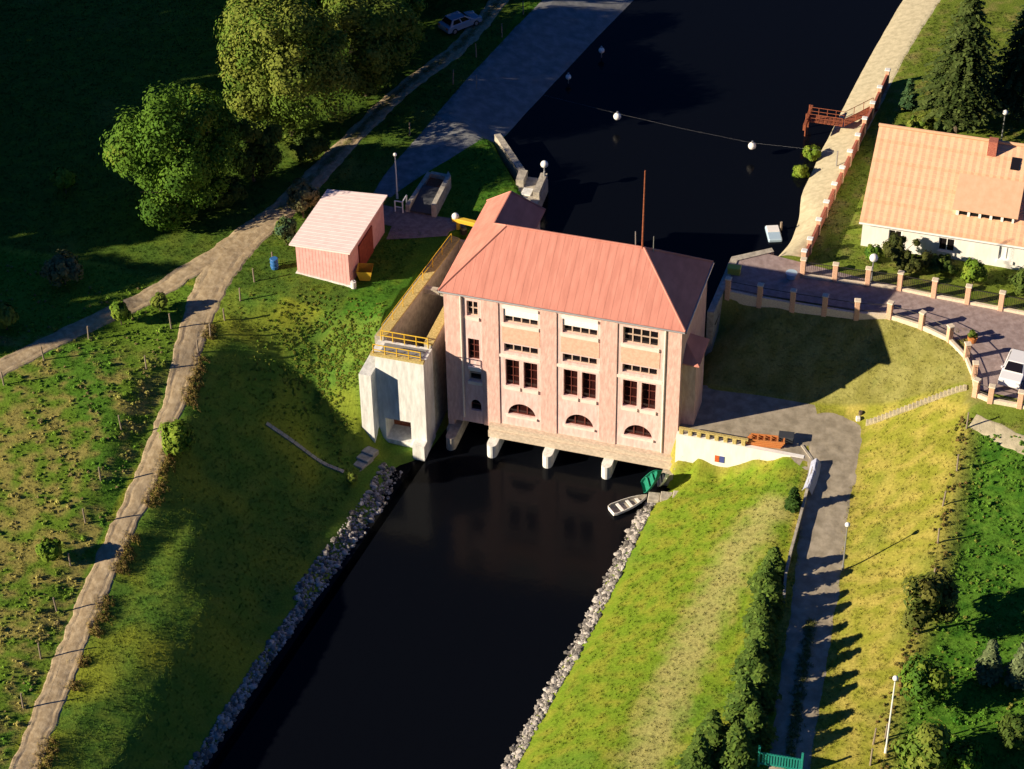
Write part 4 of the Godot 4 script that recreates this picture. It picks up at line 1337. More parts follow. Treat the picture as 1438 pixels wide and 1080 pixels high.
	slab(s, [Vector3(dl - 0.3, 14.6, dz + 0.35), Vector3(dr + 0.3, 14.6, dz + 0.35), Vector3(dr + 0.3, 16.0, -26.6), Vector3(dl - 0.3, 16.0, -26.6)], 0.12)
	put(d, "dormer_roof", s.commit(), M.tile)

# ------------------------------------------------------------------ fences
func brick_fence(label: String, pts: Array, y0: float, hpost: float, dark: bool):
	var t := thing("brick_fence", label, "fence")
	for k in pts.size():
		var p: Vector2 = pts[k]
		var turn := 0.0
		if k < pts.size() - 1:
			var d: Vector2 = pts[k + 1] - p
			turn = -atan2(d.y, d.x)
		var po := put(t, "post", bevel_box(Vector3(0.42, hpost + 0.8, 0.42), 0.03), M.post_brick, Vector3(p.x, y0 - 0.8, p.y), turn)
		put(po, "post_cap", bevel_box(Vector3(0.54, 0.12, 0.54), 0.04), M.cream, Vector3(0, hpost + 0.8, 0))
	for k in pts.size() - 1:
		var a: Vector2 = pts[k]
		var b: Vector2 = pts[k + 1]
		var d := b - a
		var n := Vector2(-d.y, d.x).normalized() * 0.13
		var c := d.normalized() * 0.21
		var s := tool()
		prism(s, [a + n + c, b + n - c, b - n - c, a - n + c], y0 - 0.9, y0 + 0.26)
		put(t, "low_wall", s.commit(), M.cream)
		s = tool()
		var e := d.normalized() * 0.2
		for y in [0.5, hpost - 0.22]:
			limb(s, Vector3(a.x + e.x, y0 + y, a.y + e.y), Vector3(b.x - e.x, y0 + y, b.y - e.y), 0.03, 0.03, 5)
		if dark:
			var m := int(d.length() / 0.16)
			for i in range(1, m):
				var q := a.lerp(b, i / float(m))
				limb(s, Vector3(q.x, y0 + 0.42, q.y), Vector3(q.x, y0 + hpost - 0.15, q.y), 0.014, 0.014, 4)
		put(t, "railing", s.commit(), M.dark_metal)

func wire_fence(label: String, pts: Array, h: float):
	var t := thing("wire_fence", label, "fence")
	for k in pts.size():
		var p: Vector2 = pts[k]
		var s := tool()
		limb(s, Vector3(0, -0.3, 0), Vector3(rr(-0.08, 0.08), h * rr(0.9, 1.1), rr(-0.08, 0.08)), 0.075, 0.06, 7)
		put(t, "post", s.commit(), M.timber, on_ground(p.x, p.y))
	var s := tool()
	for k in pts.size() - 1:
		var a := on_ground(pts[k].x, pts[k].y)
		var b := on_ground(pts[k + 1].x, pts[k + 1].y)
		for y in [0.45, 0.9]:
			limb(s, a + Vector3(0, y * h, 0), b + Vector3(0, y * h, 0), 0.004, 0.004, 3, false)
	put(t, "wire", s.commit(), M.dark_metal)

func fences():
	brick_fence("brick post fence along the near side of the upper road, curving to the steps", [Vector2(20.77, -12.82), Vector2(23.49, -12.66), Vector2(26.23, -12.62), Vector2(28.87, -12.65), Vector2(31.5, -12.69), Vector2(34.11, -13.12), Vector2(36.81, -12.49), Vector2(39.21, -11.3), Vector2(40.84, -9.35), Vector2(41.76, -7.07), Vector2(42.15, -4.96), Vector2(43.36, -4.48), Vector2(45.61, -4.39), Vector2(47.96, -4.25)], UPPER, 1.4, false)
	brick_fence("brick post fence with dark railings between the upper road and the white house", [Vector2(26.26, -16.76), Vector2(28.95, -16.78), Vector2(31.66, -16.92), Vector2(34.3, -17.04), Vector2(37.15, -16.81), Vector2(39.91, -16.67), Vector2(42.64, -16.53), Vector2(45.35, -16.39)], UPPER, 1.7, true)
	var t := thing("red_wall", "red brown garden wall with pale topped posts along the canal path", "wall")
	var caps := [Vector2(26.03, -18.33), Vector2(26.16, -20.19), Vector2(26.33, -23.2), Vector2(26.47, -26.04), Vector2(26.63, -28.95), Vector2(26.82, -31.7), Vector2(27.02, -34.5), Vector2(27.23, -37.36), Vector2(27.37, -40.27), Vector2(27.61, -43.13), Vector2(27.78, -46.04), Vector2(27.98, -49.28)]
	for k in caps.size():
		var p: Vector2 = caps[k]
		var po := put(t, "post", bevel_box(Vector3(0.4, 1.7, 0.4), 0.03), M.post_brick, Vector3(p.x, 9.75, p.y))
		put(po, "post_cap", bevel_box(Vector3(0.52, 0.14, 0.52), 0.05), M.white_paint, Vector3(0, 1.7, 0))
		if k < caps.size() - 1:
			var q: Vector2 = caps[k + 1]
			var d := (q - p).normalized()
			var n := Vector2(-d.y, d.x) * 0.1
			var s := tool()
			prism(s, [p + n + d * 0.2, q + n - d * 0.2, q - n - d * 0.2, p - n + d * 0.2], 9.5, 11.1)
			put(t, "panel", s.commit(), M.wall_red)
	wire_fence("wooden post fence between the dirt track and the bank beside the shed", [Vector2(-16.88, -6.34), Vector2(-17.56, -3.71), Vector2(-17.83, -1.18), Vector2(-18.24, 1.27), Vector2(-18.63, 3.41), Vector2(-18.83, 5.52)], 1.3)
	wire_fence("leaning post fence on the near side of the field road", [Vector2(-27.55, 7.33), Vector2(-29.67, 11.03), Vector2(-31.47, 14.57)], 1.3)
	wire_fence("sparse post fence along the edge of the rough field", [Vector2(-21.9, 3.75), Vector2(-21.81, 8.95), Vector2(-21.19, 15.38), Vector2(-20.78, 20.4), Vector2(-20.36, 24.28), Vector2(-19.76, 28.32), Vector2(-18.81, 32.7), Vector2(-17.98, 37.13), Vector2(-17.08, 41.78)], 1.4)
	wire_fence("thin post fence on the upper edge of the concrete apron", [Vector2(-12.35, -28.69), Vector2(-11.29, -38.32), Vector2(-10.65, -43.69), Vector2(-9.38, -47.99), Vector2(-8.64, -52.84)], 1.5)
	wire_fence("garden fence on the crest of the yellow slope", [Vector2(42.01, -1.66), Vector2(41.96, 2.91), Vector2(41.47, 6.65), Vector2(41.71, 10.48), Vector2(41.94, 14.55)], 1.5)
	# low wall along the lane with a tarpaulin thrown over it
	var w := thing("lane_wall", "low dark wall along the left edge of the lane", "wall")
	var lw := [Vector2(29.56, -1.12), Vector2(30.63, 0.29), Vector2(31, 1.69), Vector2(31.02, 4.13), Vector2(31.11, 8.35), Vector2(31.16, 11.62), Vector2(31.28, 14.14), Vector2(31.69, 16.99)]
	for k in lw.size() - 1:
		var a: Vector2 = lw[k]
		var b: Vector2 = lw[k + 1]
		var n := Vector2(a.y - b.y, b.x - a.x).normalized() * 0.1
		var s := tool()
		prism(s, [a + n, b + n, b - n, a - n], 4.7, 5.1 if k < 2 else 5.5)
		put(w, "wall_stretch", s.commit(), M.concrete)
	var tp := thing("tarpaulin", "pale blue tarpaulin thrown over the lane wall near the yard", "tarpaulin")
	var cloth := tool()
	var axis_pts := [Vector2(31.06, 0.79), Vector2(31.15, 2.18), Vector2(31.13, 3.23), Vector2(31.03, 4.47)]
	var grid := []
	for i in 13:
		var f := i / 12.0 * 3.0
		var k := mini(int(f), 2)
		var p: Vector2 = axis_pts[k].lerp(axis_pts[k + 1], f - k)
		var row := []
		for j in 9:
			var u := j / 8.0 * 2.0 - 1.0
			var y := 5.62 - pow(absf(u), 1.6) * 0.5 + 0.05 * n_fine.get_noise_2d(p.x * 3 + u, p.y * 3) + 0.06 * sin(f * 5.0 + u * 2.0)
			row.append(Vector3(p.x + u * 0.42, y, p.y + u * 0.1))
		grid.append(row)
	for i in 12:
		for j in 8:
			poly(cloth, [grid[i][j], grid[i + 1][j], grid[i + 1][j + 1], grid[i][j + 1]], Vector3(0, 1, 0))
	put(tp, "cloth", cloth.commit(), M.tarpaulin)

# ------------------------------------------------------------------ boats, buoys, platforms
func boat(t: Node3D, length: float, beam: float, deep: float, m: Material, inner: Material):
	var hull := tool()
	var inn := tool()
	var n := 12
	var sec := []
	var sin_ := []
	for i in n + 1:
		var f := i / float(n)
		var w := beam * 0.5 * (0.82 if f < 0.02 else 1.0) * (1.0 - pow(f, 3.2) * 0.96)
		var sheer := deep * (0.92 + 0.35 * f * f)
		var row := []
		var rowi := []
		for j in 9:
			var a := j / 8.0 * PI
			var x := -cos(a) * w
			var y := sheer - pow(sin(a), 0.6) * sheer * (1.0 - 0.3 * f * f)
			row.append(Vector3(f * length - length / 2, y, x))
			rowi.append(Vector3(f * length - length / 2, maxf(y + 0.05, sheer * 0.35) if j > 0 and j < 8 else y, x * 0.93))
		sec.append(row)
		sin_.append(rowi)
	for i in n:
		for j in 8:
			var out: Vector3 = sec[i][j] + sec[i + 1][j + 1]
			poly(hull, [sec[i][j], sec[i + 1][j], sec[i + 1][j + 1], sec[i][j + 1]], Vector3(0, -0.6, out.z))
			poly(inn, [sin_[i][j], sin_[i + 1][j], sin_[i + 1][j + 1], sin_[i][j + 1]], Vector3(0, 1, -out.z))
		for j in [0, 8]:
			poly(hull, [sec[i][j], sec[i + 1][j], sin_[i + 1][j], sin_[i][j]], Vector3.UP)
	poly(hull, sec[0], Vector3.LEFT)
	put(t, "hull", hull.commit(), m)
	put(t, "inside", inn.commit(), inner)
	for f in [0.25, 0.52, 0.76]:
		put(t, "bench", bevel_box(Vector3(0.26, 0.05, beam * (0.86 if f < 0.7 else 0.6)), 0.01), m, Vector3(f * length - length / 2, deep * 0.62, 0))

func river_things():
	var b := thing("rowing_boat", "white rowing boat moored bow first to the stony right bank", "boat", Vector3(16.9, -0.12, 4.15), 0.78)
	boat(b, 3.3, 1.25, 0.55, M.white_paint, M.concrete)
	var g := thing("green_boat", "dark green boat stood on end against the power house corner", "boat", Vector3(18.62, 0.72, 2.45))
	boat(g, 2.7, 1.25, 0.5, M.hose_green, M.hose_green)
	g.rotation = Vector3(0.35, 0.5, 1.12)
	g.position = Vector3(18.55, 1.5, 2.05)
	var wf := thing("white_dinghy", "small white dinghy leaning beside the green boat", "boat", Vector3(19.35, 1.55, 1.75))
	boat(wf, 1.9, 0.9, 0.4, M.white_paint, M.slate)
	wf.rotation = Vector3(0.5, 0.35, 1.2)
	var lp := thing("landing_stage", "small grey stone landing beside the boats", "landing")
	for k in 4:
		put(lp, "slab", bevel_box(Vector3(0.95, 0.4, 1.0), 0.05), M.concrete, Vector3(18.7 + k * 0.98, 0.25 + k * 0.2, 3.1 - k * 0.13), 0.12)
	# marker balls on a wire across the headwater
	var balls := [[Vector3(4.97, 9.7, -37.4), 0.36, "white marker ball on the wire near the middle of the headwater"], [Vector3(18, 9.7, -35.8), 0.36, "white marker ball on the wire towards the right bank"], [Vector3(0.3, 9.3, -49.3), 0.3, "white buoy at the edge of the concrete apron, farther up"], [Vector3(-1.5, 9.2, -43.8), 0.28, "pale buoy lying on the concrete apron, nearer the lawn"]]
	for k in 4:
		var t := thing("marker_ball", balls[k][2], "buoy", balls[k][0], 0.0, "white marker balls of the headwater")
		put(t, "ball", sphere(balls[k][1], 20), M.globe)
		put(t, "collar", pipe(0.09, 0.09, 0.2, 8), M.steel, Vector3(0, balls[k][1] - 0.05, 0))
		if k > 1:
			put(t, "stem", pipe(0.05, 0.05, 1.0, 6), M.steel, Vector3(0, -balls[k][1] - 0.8, 0))
	var wire := thing("boom_wire", "thin steel wire sagging across the headwater between the marker balls", "wire")
	var s := tool()
	var wp := [Vector3(-9, 11.2, -38.5), Vector3(-2, 10.3, -38.2), Vector3(4.97, 10.02, -37.4), Vector3(11.5, 9.92, -36.6), Vector3(18, 10.02, -35.8), Vector3(25.9, 11.0, -34.8)]
	for k in wp.size() - 1:
		limb(s, wp[k], wp[k + 1], 0.003, 0.003, 4)
	put(wire, "cable", s.commit(), M.steel)
	for p in [Vector3(-9, 9.6, -38.5), Vector3(25.9, 9.4, -34.8)]:
		put(wire, "anchor_post", pipe(0.07, 0.06, 1.7, 8), M.steel, p)
	# rust red gauge platform reaching over the water
	var pf := thing("gauge_platform", "rust red steel platform and gangway over the headwater", "platform")
	s = tool()
	for k in 9:
		box(s, Vector3(22.1 + k * 0.36, 9.95, -42.0), Vector3(22.42 + k * 0.36, 10.02, -40.8))
	put(pf, "deck", s.commit(), M.rust)
	s = tool()
	slab(s, [Vector3(25.3, 10.03, -41.9), Vector3(25.5, 10.03, -40.9), Vector3(28.0, 10.15, -44.2), Vector3(27.4, 10.15, -45.0)], 0.08)
	put(pf, "gangway", s.commit(), M.rust)
	for zz in [-42.0, -40.8]:
		s = tool()
		for k in 5:
			limb(s, Vector3(22.1 + k * 0.8, 9.95, zz), Vector3(22.1 + k * 0.8, 10.8, zz), 0.03, 0.03, 5)
		for y in [10.4, 10.8]:
			limb(s, Vector3(22.1, y, zz), Vector3(25.3, y, zz), 0.03, 0.03, 5)
		put(pf, "railing", s.commit(), M.rust)
	s = tool()
	box(s, Vector3(21.9, 9.7, -43.2), Vector3(22.15, 10.3, -39.6))
	limb(s, Vector3(22.0, 6.2, -40.6), Vector3(22.0, 10.9, -40.6), 0.07, 0.07, 7)
	limb(s, Vector3(22.0, 6.2, -42.2), Vector3(22.0, 10.9, -42.2), 0.07, 0.07, 7)
	put(pf, "end_frame", s.commit(), M.rust)
	s = tool()
	for a in [[Vector3(25.3, 10.0, -42.0), Vector3(27.4, 10.1, -45.0)], [Vector3(25.5, 10.0, -40.8), Vector3(28.0, 10.1, -44.2)]]:
		limb(s, a[0] + Vector3(0, 0.8, 0), a[1] + Vector3(0, 0.8, 0), 0.03, 0.03, 5)
		for k in 4:
			var p: Vector3 = a[0].lerp(a[1], k / 3.0)
			limb(s, p, p + Vector3(0, 0.8, 0), 0.03, 0.03, 5)
	put(pf, "gangway_rail", s.commit(), M.rust)
	var dk := thing("pontoon", "small pale blue pontoon floating at the foot of the canal path", "pontoon", Vector3(22.4, 8.42, -24.2), 0.35)
	put(dk, "float", bevel_box(Vector3(1.2, 0.35, 2.2), 0.08), M.pale_blue)
	put(dk, "deck", bevel_box(Vector3(1.05, 0.06, 1.0), 0.02), M.white_paint, Vector3(0, 0.35, -0.5))
	put(dk, "mooring_post", pipe(0.12, 0.1, 0.9, 8), M.timber, Vector3(0.75, 0, -0.7))
	# riprap along both banks
	for side in 2:
		var m := stone_mesh(31 + side)
		var mm := MultiMesh.new()
		mm.transform_format = MultiMesh.TRANSFORM_3D
		mm.use_colors = true
		mm.mesh = m
		var n := 4200 if side == 0 else 3800
		mm.instance_count = n
		for k in n:
			var z := rr(2.8, 58.0) if side == 0 else rr(5.0, 58.0)
			var edge := line_x(PackedVector2Array([Vector2(18.4, 2.8), Vector2(17.9, 4.2), Vector2(17.6, 9.9), Vector2(17, 18.2), Vector2(16.2, 25), Vector2(15.3, 33), Vector2(14.3, 46), Vector2(13, 60)]), z) if side == 0 else line_x(PackedVector2Array([Vector2(-2.2, 5), Vector2(-2.3, 10), Vector2(-3.4, 19), Vector2(-4.4, 27), Vector2(-5.1, 37), Vector2(-5.8, 47), Vector2(-6.5, 60)]), z)
			var u := rr(-0.2, 0.95)
			var wide := 1.05 if side == 0 else (1.5 if z < 22 else 0.75)
			var x := edge + u * wide if side == 0 else edge - u * wide
			var size := rr(0.05, 0.13) * (2.0 if rng.randf() < 0.12 else 1.0)
			var bs := Basis.from_euler(Vector3(rr(0, TAU), rr(0, TAU), rr(0, TAU))).scaled(Vector3(size * rr(0.8, 1.4), size * rr(0.6, 0.9), size * rr(0.8, 1.4)))
			mm.set_instance_transform(k, Transform3D(bs, Vector3(x, maxf(hgt(x, z), -0.1) + size * 0.25, z)))
			var v := 0.1 + 0.45 * pow(rng.randf(), 1.3)
			mm.set_instance_color(k, Color(v, v * 0.94, v * 0.87))
		var o := MultiMeshInstance3D.new()
		o.multimesh = mm
		o.material_override = M.stone
		o.name = numbered("riprap_stones")
		add_child(o)
		o.set_meta("kind", "stuff")
		o.set_meta("category", "stones")
		o.set_meta("label", "sunlit rubble stones edging the right bank" if side == 0 else "shaded rubble stones edging the left bank")

func stone_mesh(sd: int) -> ArrayMesh:
	var st := tool()
	var r := RandomNumberGenerator.new()
	r.seed = sd
	var top := Vector3(0, 1, 0)
	var low := Vector3(0, -1, 0)
	var rings := []
	for j in 2:
		var row := []
		for i in 6:
			var a := TAU * (i + 0.5 * j) / 6
			row.append(Vector3(cos(a), 0.45 - 0.9 * j, sin(a)) * r.randf_range(0.8, 1.15))
		rings.append(row)
	for i in 6:
		var k := (i + 1) % 6
		var a: Vector3 = rings[0][i]
		var b: Vector3 = rings[0][k]
		var c: Vector3 = rings[1][i]
		var d: Vector3 = rings[1][k]
		tri(st, top, a, b, a + b + top)
		tri(st, a, b, c, a + b + c)
		tri(st, b, c, d, b + c + d)
		tri(st, low, c, d, c + d + low)
	return st.commit()

# ------------------------------------------------------------------ things about the yard and road
func yard_things():
	var op := thing("orange_pallets", "stack of rusty orange iron frames lying at the end of the white wall", "frames", Vector3(26.7, 5.05, -0.5), 0.12)
	for k in 4:
		var s := tool()
		box(s, Vector3(-1.5 + k * 0.12, k * 0.17, -0.45), Vector3(1.3 + k * 0.1, k * 0.17 + 0.1, -0.33))
		box(s, Vector3(-1.5 + k * 0.12, k * 0.17, 0.3), Vector3(1.3 + k * 0.1, k * 0.17 + 0.1, 0.42))
		for j in 6:
			box(s, Vector3(-1.45 + j * 0.52 + k * 0.1, k * 0.17 + 0.004, -0.33), Vector3(-1.33 + j * 0.52 + k * 0.1, k * 0.17 + 0.094, 0.3))
		put(op, "frame", s.commit(), M.clay)
	var bx := thing("dark_shadowbox", "dark blue crate put in as the shadow of the orange frames", "shadowbox", Vector3(28.25, 5.04, -1.35), 0.1)  # added dark box, stands in for the shadow cast by the frames
	put(bx, "shadowbox_body", bevel_box(Vector3(1.15, 0.55, 0.8), 0.03), M.slate)
	put(bx, "shadowbox_lid", bevel_box(Vector3(1.22, 0.08, 0.86), 0.02), M.slate, Vector3(0, 0.55, 0))
	var gb := thing("grit_bin", "yellow green grit bin where the upper road meets the power house", "bin", Vector3(20.7, 10.02, -15.6), 0.05)
	put(gb, "bin_body", bevel_box(Vector3(1.05, 0.55, 0.6), 0.05), M.lime)
	put(gb, "bin_lid", bevel_box(Vector3(1.15, 0.16, 0.7), 0.05), M.lime, Vector3(0, 0.55, 0))
	var tb := thing("water_tub", "round pale blue tub standing on the shaded upper road", "tub", Vector3(25.4, 10.02, -16.3))
	var s := tool()
	limb(s, Vector3(0, 0, 0), Vector3(0, 0.5, 0), 0.36, 0.45, 18, false)
	limb(s, Vector3(0, 0.46, 0), Vector3(0, 0.52, 0), 0.49, 0.49, 18)
	put(tb, "tub_body", s.commit(), M.pale_blue)
	var hb := thing("hand_barrow", "small white block and dark stump at the foot of the garden steps", "block", Vector3(33.3, 5.02, -5.4), 0.3)
	put(hb, "block", bevel_box(Vector3(0.35, 0.4, 0.35), 0.05), M.white_paint)
	put(hb, "stump", pipe(0.18, 0.16, 0.55, 9), M.bark, Vector3(0.25, 0, -0.5))
	var pl := thing("planter", "round planter with a green shrub behind the curved fence", "planter", Vector3(41.0, 10.02, -11.6))
	put(pl, "pot", pipe(0.3, 0.42, 0.5, 14), M.clay)
	put(pl, "plant", crown(301, 0.5, 0.45, 9, 30, 0.14, [Color(0.07, 0.12, 0.02), Color(0.14, 0.18, 0.03)]), M.leaf, Vector3(0, 0.8, 0))
	# teal netting fence and gate posts at the near end of the lane
	var tg := thing("teal_gate", "teal metal gate across the near end of the lane", "gate", on_ground(33.4, 32.6), 0.06)
	put(tg, "gate_post", bevel_box(Vector3(0.16, 2.0, 0.16), 0.02), M.teal, Vector3(-0.3, 0, 0))
	put(tg, "gate_post", bevel_box(Vector3(0.16, 2.0, 0.16), 0.02), M.teal, Vector3(2.6, 0, 0))
	s = tool()
	for k in 14:
		box(s, Vector3(-0.1 + k * 0.19, 0.25, -0.02), Vector3(0.02 + k * 0.19, 1.4, 0.02))
	for y in [0.3, 1.3]:
		box(s, Vector3(-0.25, y, -0.045), Vector3(2.55, y + 0.1, 0.045))
	put(tg, "gate_leaf", s.commit(), M.teal)
	wire_fence("pale thin fence posts beside the street lamp at the near end of the slope", [Vector2(40.39, 31.01), Vector2(40.28, 29.28), Vector2(40.98, 28.6)], 1.6)

# ------------------------------------------------------------------ cars
func car(t: Node3D, paint: Material):
	# profile along the length (x forwards), in metres: lower body then cabin
	var body := tool()
	var L := 4.2
	var W := 1.72
	var prof := [Vector2(-2.1, 0.35), Vector2(-2.12, 0.62), Vector2(-2.05, 0.88), Vector2(-1.3, 0.95), Vector2(0.75, 0.94), Vector2(1.75, 0.82), Vector2(2.06, 0.66), Vector2(2.1, 0.4), Vector2(2.0, 0.26), Vector2(-2.0, 0.26)]
	var n := prof.size()
	for sgn in [-1.0, 1.0]:
		var ring := []
		var inner := []
		for p in prof:
			ring.append(Vector3(p.x, p.y, sgn * W * 0.5 * (1.0 - 0.05 * absf(p.x) / 2.1)))
			inner.append(Vector3(p.x * 0.97, lerpf(0.55, p.y, 0.9), sgn * (W * 0.5 + 0.05) * (1.0 - 0.05 * absf(p.x) / 2.1)))
		poly(body, inner, Vector3(0, 0, sgn))
		for k in n:
			var j := (k + 1) % n
			poly(body, [ring[k], ring[j], inner[j], inner[k]], (ring[k] + ring[j]) * Vector3(0.3, 0.3, 0) + Vector3(0, -0.15, sgn))
	for k in n:
		var j := (k + 1) % n
		var za: float = W * 0.5 * (1.0 - 0.05 * absf(prof[k].x) / 2.1)
		var zb: float = W * 0.5 * (1.0 - 0.05 * absf(prof[j].x) / 2.1)
		poly(body, [Vector3(prof[k].x, prof[k].y, -za), Vector3(prof[j].x, prof[j].y, -zb), Vector3(prof[j].x, prof[j].y, zb), Vector3(prof[k].x, prof[k].y, za)], Vector3(prof[k].x + prof[j].x, (prof[k].y + prof[j].y - 1.1) * 3.0, 0))
	put(t, "body", body.commit(), paint)
	var b := [Vector3(-1.75, 0.94, 0.8), Vector3(0.95, 0.92, 0.8), Vector3(0.15, 1.45, 0.62), Vector3(-1.35, 1.46, 0.62)]
	var cab := tool()
	var mir := func(v: Vector3) -> Vector3: return Vector3(v.x, v.y, -v.z)
	poly(cab, [b[2], b[3], mir.call(b[3]), mir.call(b[2])], Vector3.UP)
	for sgn in [1.0, -1.0]:
		var q := []
		for v in b:
			q.append(Vector3(v.x, v.y, v.z * sgn))
		poly(cab, q, Vector3(0, 0.3, sgn))
	poly(cab, [b[1], b[2], mir.call(b[2]), mir.call(b[1])], Vector3(1, 0.5, 0))
	poly(cab, [b[0], b[3], mir.call(b[3]), mir.call(b[0])], Vector3(-1, 0.5, 0))
	put(t, "roof", cab.commit(), paint)
	for e in [[b[1], b[2], "windscreen", Vector3(0.03, 0.03, 0)], [b[0], b[3], "rear_window", Vector3(-0.03, 0.03, 0)]]:
		var g := tool()
		var lo: Vector3 = e[0].lerp(e[1], 0.1) * Vector3(1, 1, 0.9) + e[3]
		var hi: Vector3 = e[0].lerp(e[1], 0.9) * Vector3(1, 1, 0.9) + e[3]
		poly(g, [lo, hi, mir.call(hi), mir.call(lo)], e[3])
		put(t, e[2], g.commit(), M.glass)
	for sgn in [1.0, -1.0]:
		for e in [[0.1, 0.48], [0.54, 0.9]]:
			var g := tool()
			var lo0: Vector3 = b[0].lerp(b[1], e[0]).lerp(b[3].lerp(b[2], e[0]), 0.12)
			var lo1: Vector3 = b[0].lerp(b[1], e[1]).lerp(b[3].lerp(b[2], e[1]), 0.12)
			var hi0: Vector3 = b[0].lerp(b[1], e[0]).lerp(b[3].lerp(b[2], e[0]), 0.88)
			var hi1: Vector3 = b[0].lerp(b[1], e[1]).lerp(b[3].lerp(b[2], e[1]), 0.88)
			var q := []
			for v in [lo0, lo1, hi1, hi0]:
				q.append(Vector3(v.x, v.y, (v.z + 0.02) * sgn))
			poly(g, q, Vector3(0, 0.2, sgn))
			put(t, "side_window", g.commit(), M.glass)
		for x in [-1.3, 1.3]:
			var w := tool()
			limb(w, Vector3(x, 0.31, sgn * 0.62), Vector3(x, 0.31, sgn * 0.91), 0.31, 0.31, 18)
			var wh := put(t, "wheel", w.commit(), M.rubber)
			var r := tool()
			limb(r, Vector3(x, 0.31, sgn * 0.9), Vector3(x, 0.31, sgn * 0.925), 0.2, 0.18, 14)
			put(wh, "rim", r.commit(), M.steel)
		var hl := tool()
		box(hl, Vector3(1.98, 0.62, sgn * 0.48), Vector3(2.08, 0.76, sgn * 0.76))
		put(t, "headlight", hl.commit(), M.globe)
		var tl := tool()
		box(tl, Vector3(-2.13, 0.66, sgn * 0.52), Vector3(-2.05, 0.84, sgn * 0.78))
		put(t, "tail_light", tl.commit(), M.sign_red)
		var mr := tool()
		box(mr, Vector3(0.55, 0.95, sgn * 0.9), Vector3(0.68, 1.08, sgn * 1.02))
		put(t, "wing_mirror", mr.commit(), paint)

func vehicles():
	var a := thing("parked_car", "white car parked on the upper road by the brick fence", "car", Vector3(44.75, 10.03, -8.2), -PI / 2 - 0.12)
	car(a, M.car_white)
	var b := thing("parked_car", "pale blue car parked under the trees at the top of the track", "car", Vector3(-13.9, hgt(-13.9, -48.8) + 0.02, -48.8), 0.95)
	car(b, M.car_blue)

# ------------------------------------------------------------------ lamps (unlit by day)
func lamp(label: String, at: Vector3, h: float, globe: float, m: Material):
	var t := thing("street_lamp", label, "lamp post", at)
	var s := tool()
	limb(s, Vector3(0, 0, 0), Vector3(0, 0.5, 0), 0.11, 0.1, 10)
	limb(s, Vector3(0, 0.5, 0), Vector3(0, h, 0), 0.07, 0.05, 10)
	put(t, "pole", s.commit(), m)
	put(t, "globe", sphere(globe, 18), M.globe, Vector3(0, h + globe * 0.85, 0))
	put(t, "collar", pipe(0.1, 0.12, 0.1, 10), M.dark_metal, Vector3(0, h - 0.06, 0))

func lamps():
	lamp("tall grey lamp post with a small globe behind the pink shed", on_ground(-10.1, -18.7), 4.4, 0.17, M.concrete_pale)
	lamp("white globe lamp on the concrete intake pier behind the power house", Vector3(1.55, 10.44, -24.9), 0.95, 0.34, M.steel)
	lamp("white globe lamp by the fence in front of the white house", Vector3(31.9, 10.0, -17.5), 2.15, 0.36, M.steel)
	lamp("slim lamp post beside the lane, nearest the yard", on_ground(35.2, 12.2), 4.4, 0.2, M.steel)
	lamp("tall lamp post at the near end of the yellow slope", on_ground(41.2, 29.8), 7.0, 0.2, M.concrete_pale)
	lamp("small globe lamp in the garden behind the white house", Vector3(39.6, 10.0, -41.5), 3.2, 0.25, M.steel)

# ------------------------------------------------------------------ trees and bushes
func leaf_quad(v: PackedVector3Array, nn: PackedVector3Array, cc: PackedColorArray, p: Vector3, n: Vector3, size: float, col: Color):
	var u := n.cross(Vector3(rng.randf() - 0.5, rng.randf() - 0.5, rng.randf() - 0.5)).normalized()
	var w := n.cross(u)
	var a := p + u * size
	var b := p + w * size * 0.55 + n * size * 0.12
	var c := p - u * size
	var d := p - w * size * 0.55 + n * size * 0.12
	v.append_array([a, c, b, a, d, c])
	nn.append_array([n, n, n, n, n, n])
	cc.append_array([col, col, col, col, col, col])

func mesh_of(v: PackedVector3Array, nn: PackedVector3Array, cc: PackedColorArray) -> ArrayMesh:
	var arr := []
	arr.resize(Mesh.ARRAY_MAX)
	arr[Mesh.ARRAY_VERTEX] = v
	arr[Mesh.ARRAY_NORMAL] = nn
	arr[Mesh.ARRAY_COLOR] = cc
	var am := ArrayMesh.new()
	am.add_surface_from_arrays(Mesh.PRIMITIVE_TRIANGLES, arr)
	return am

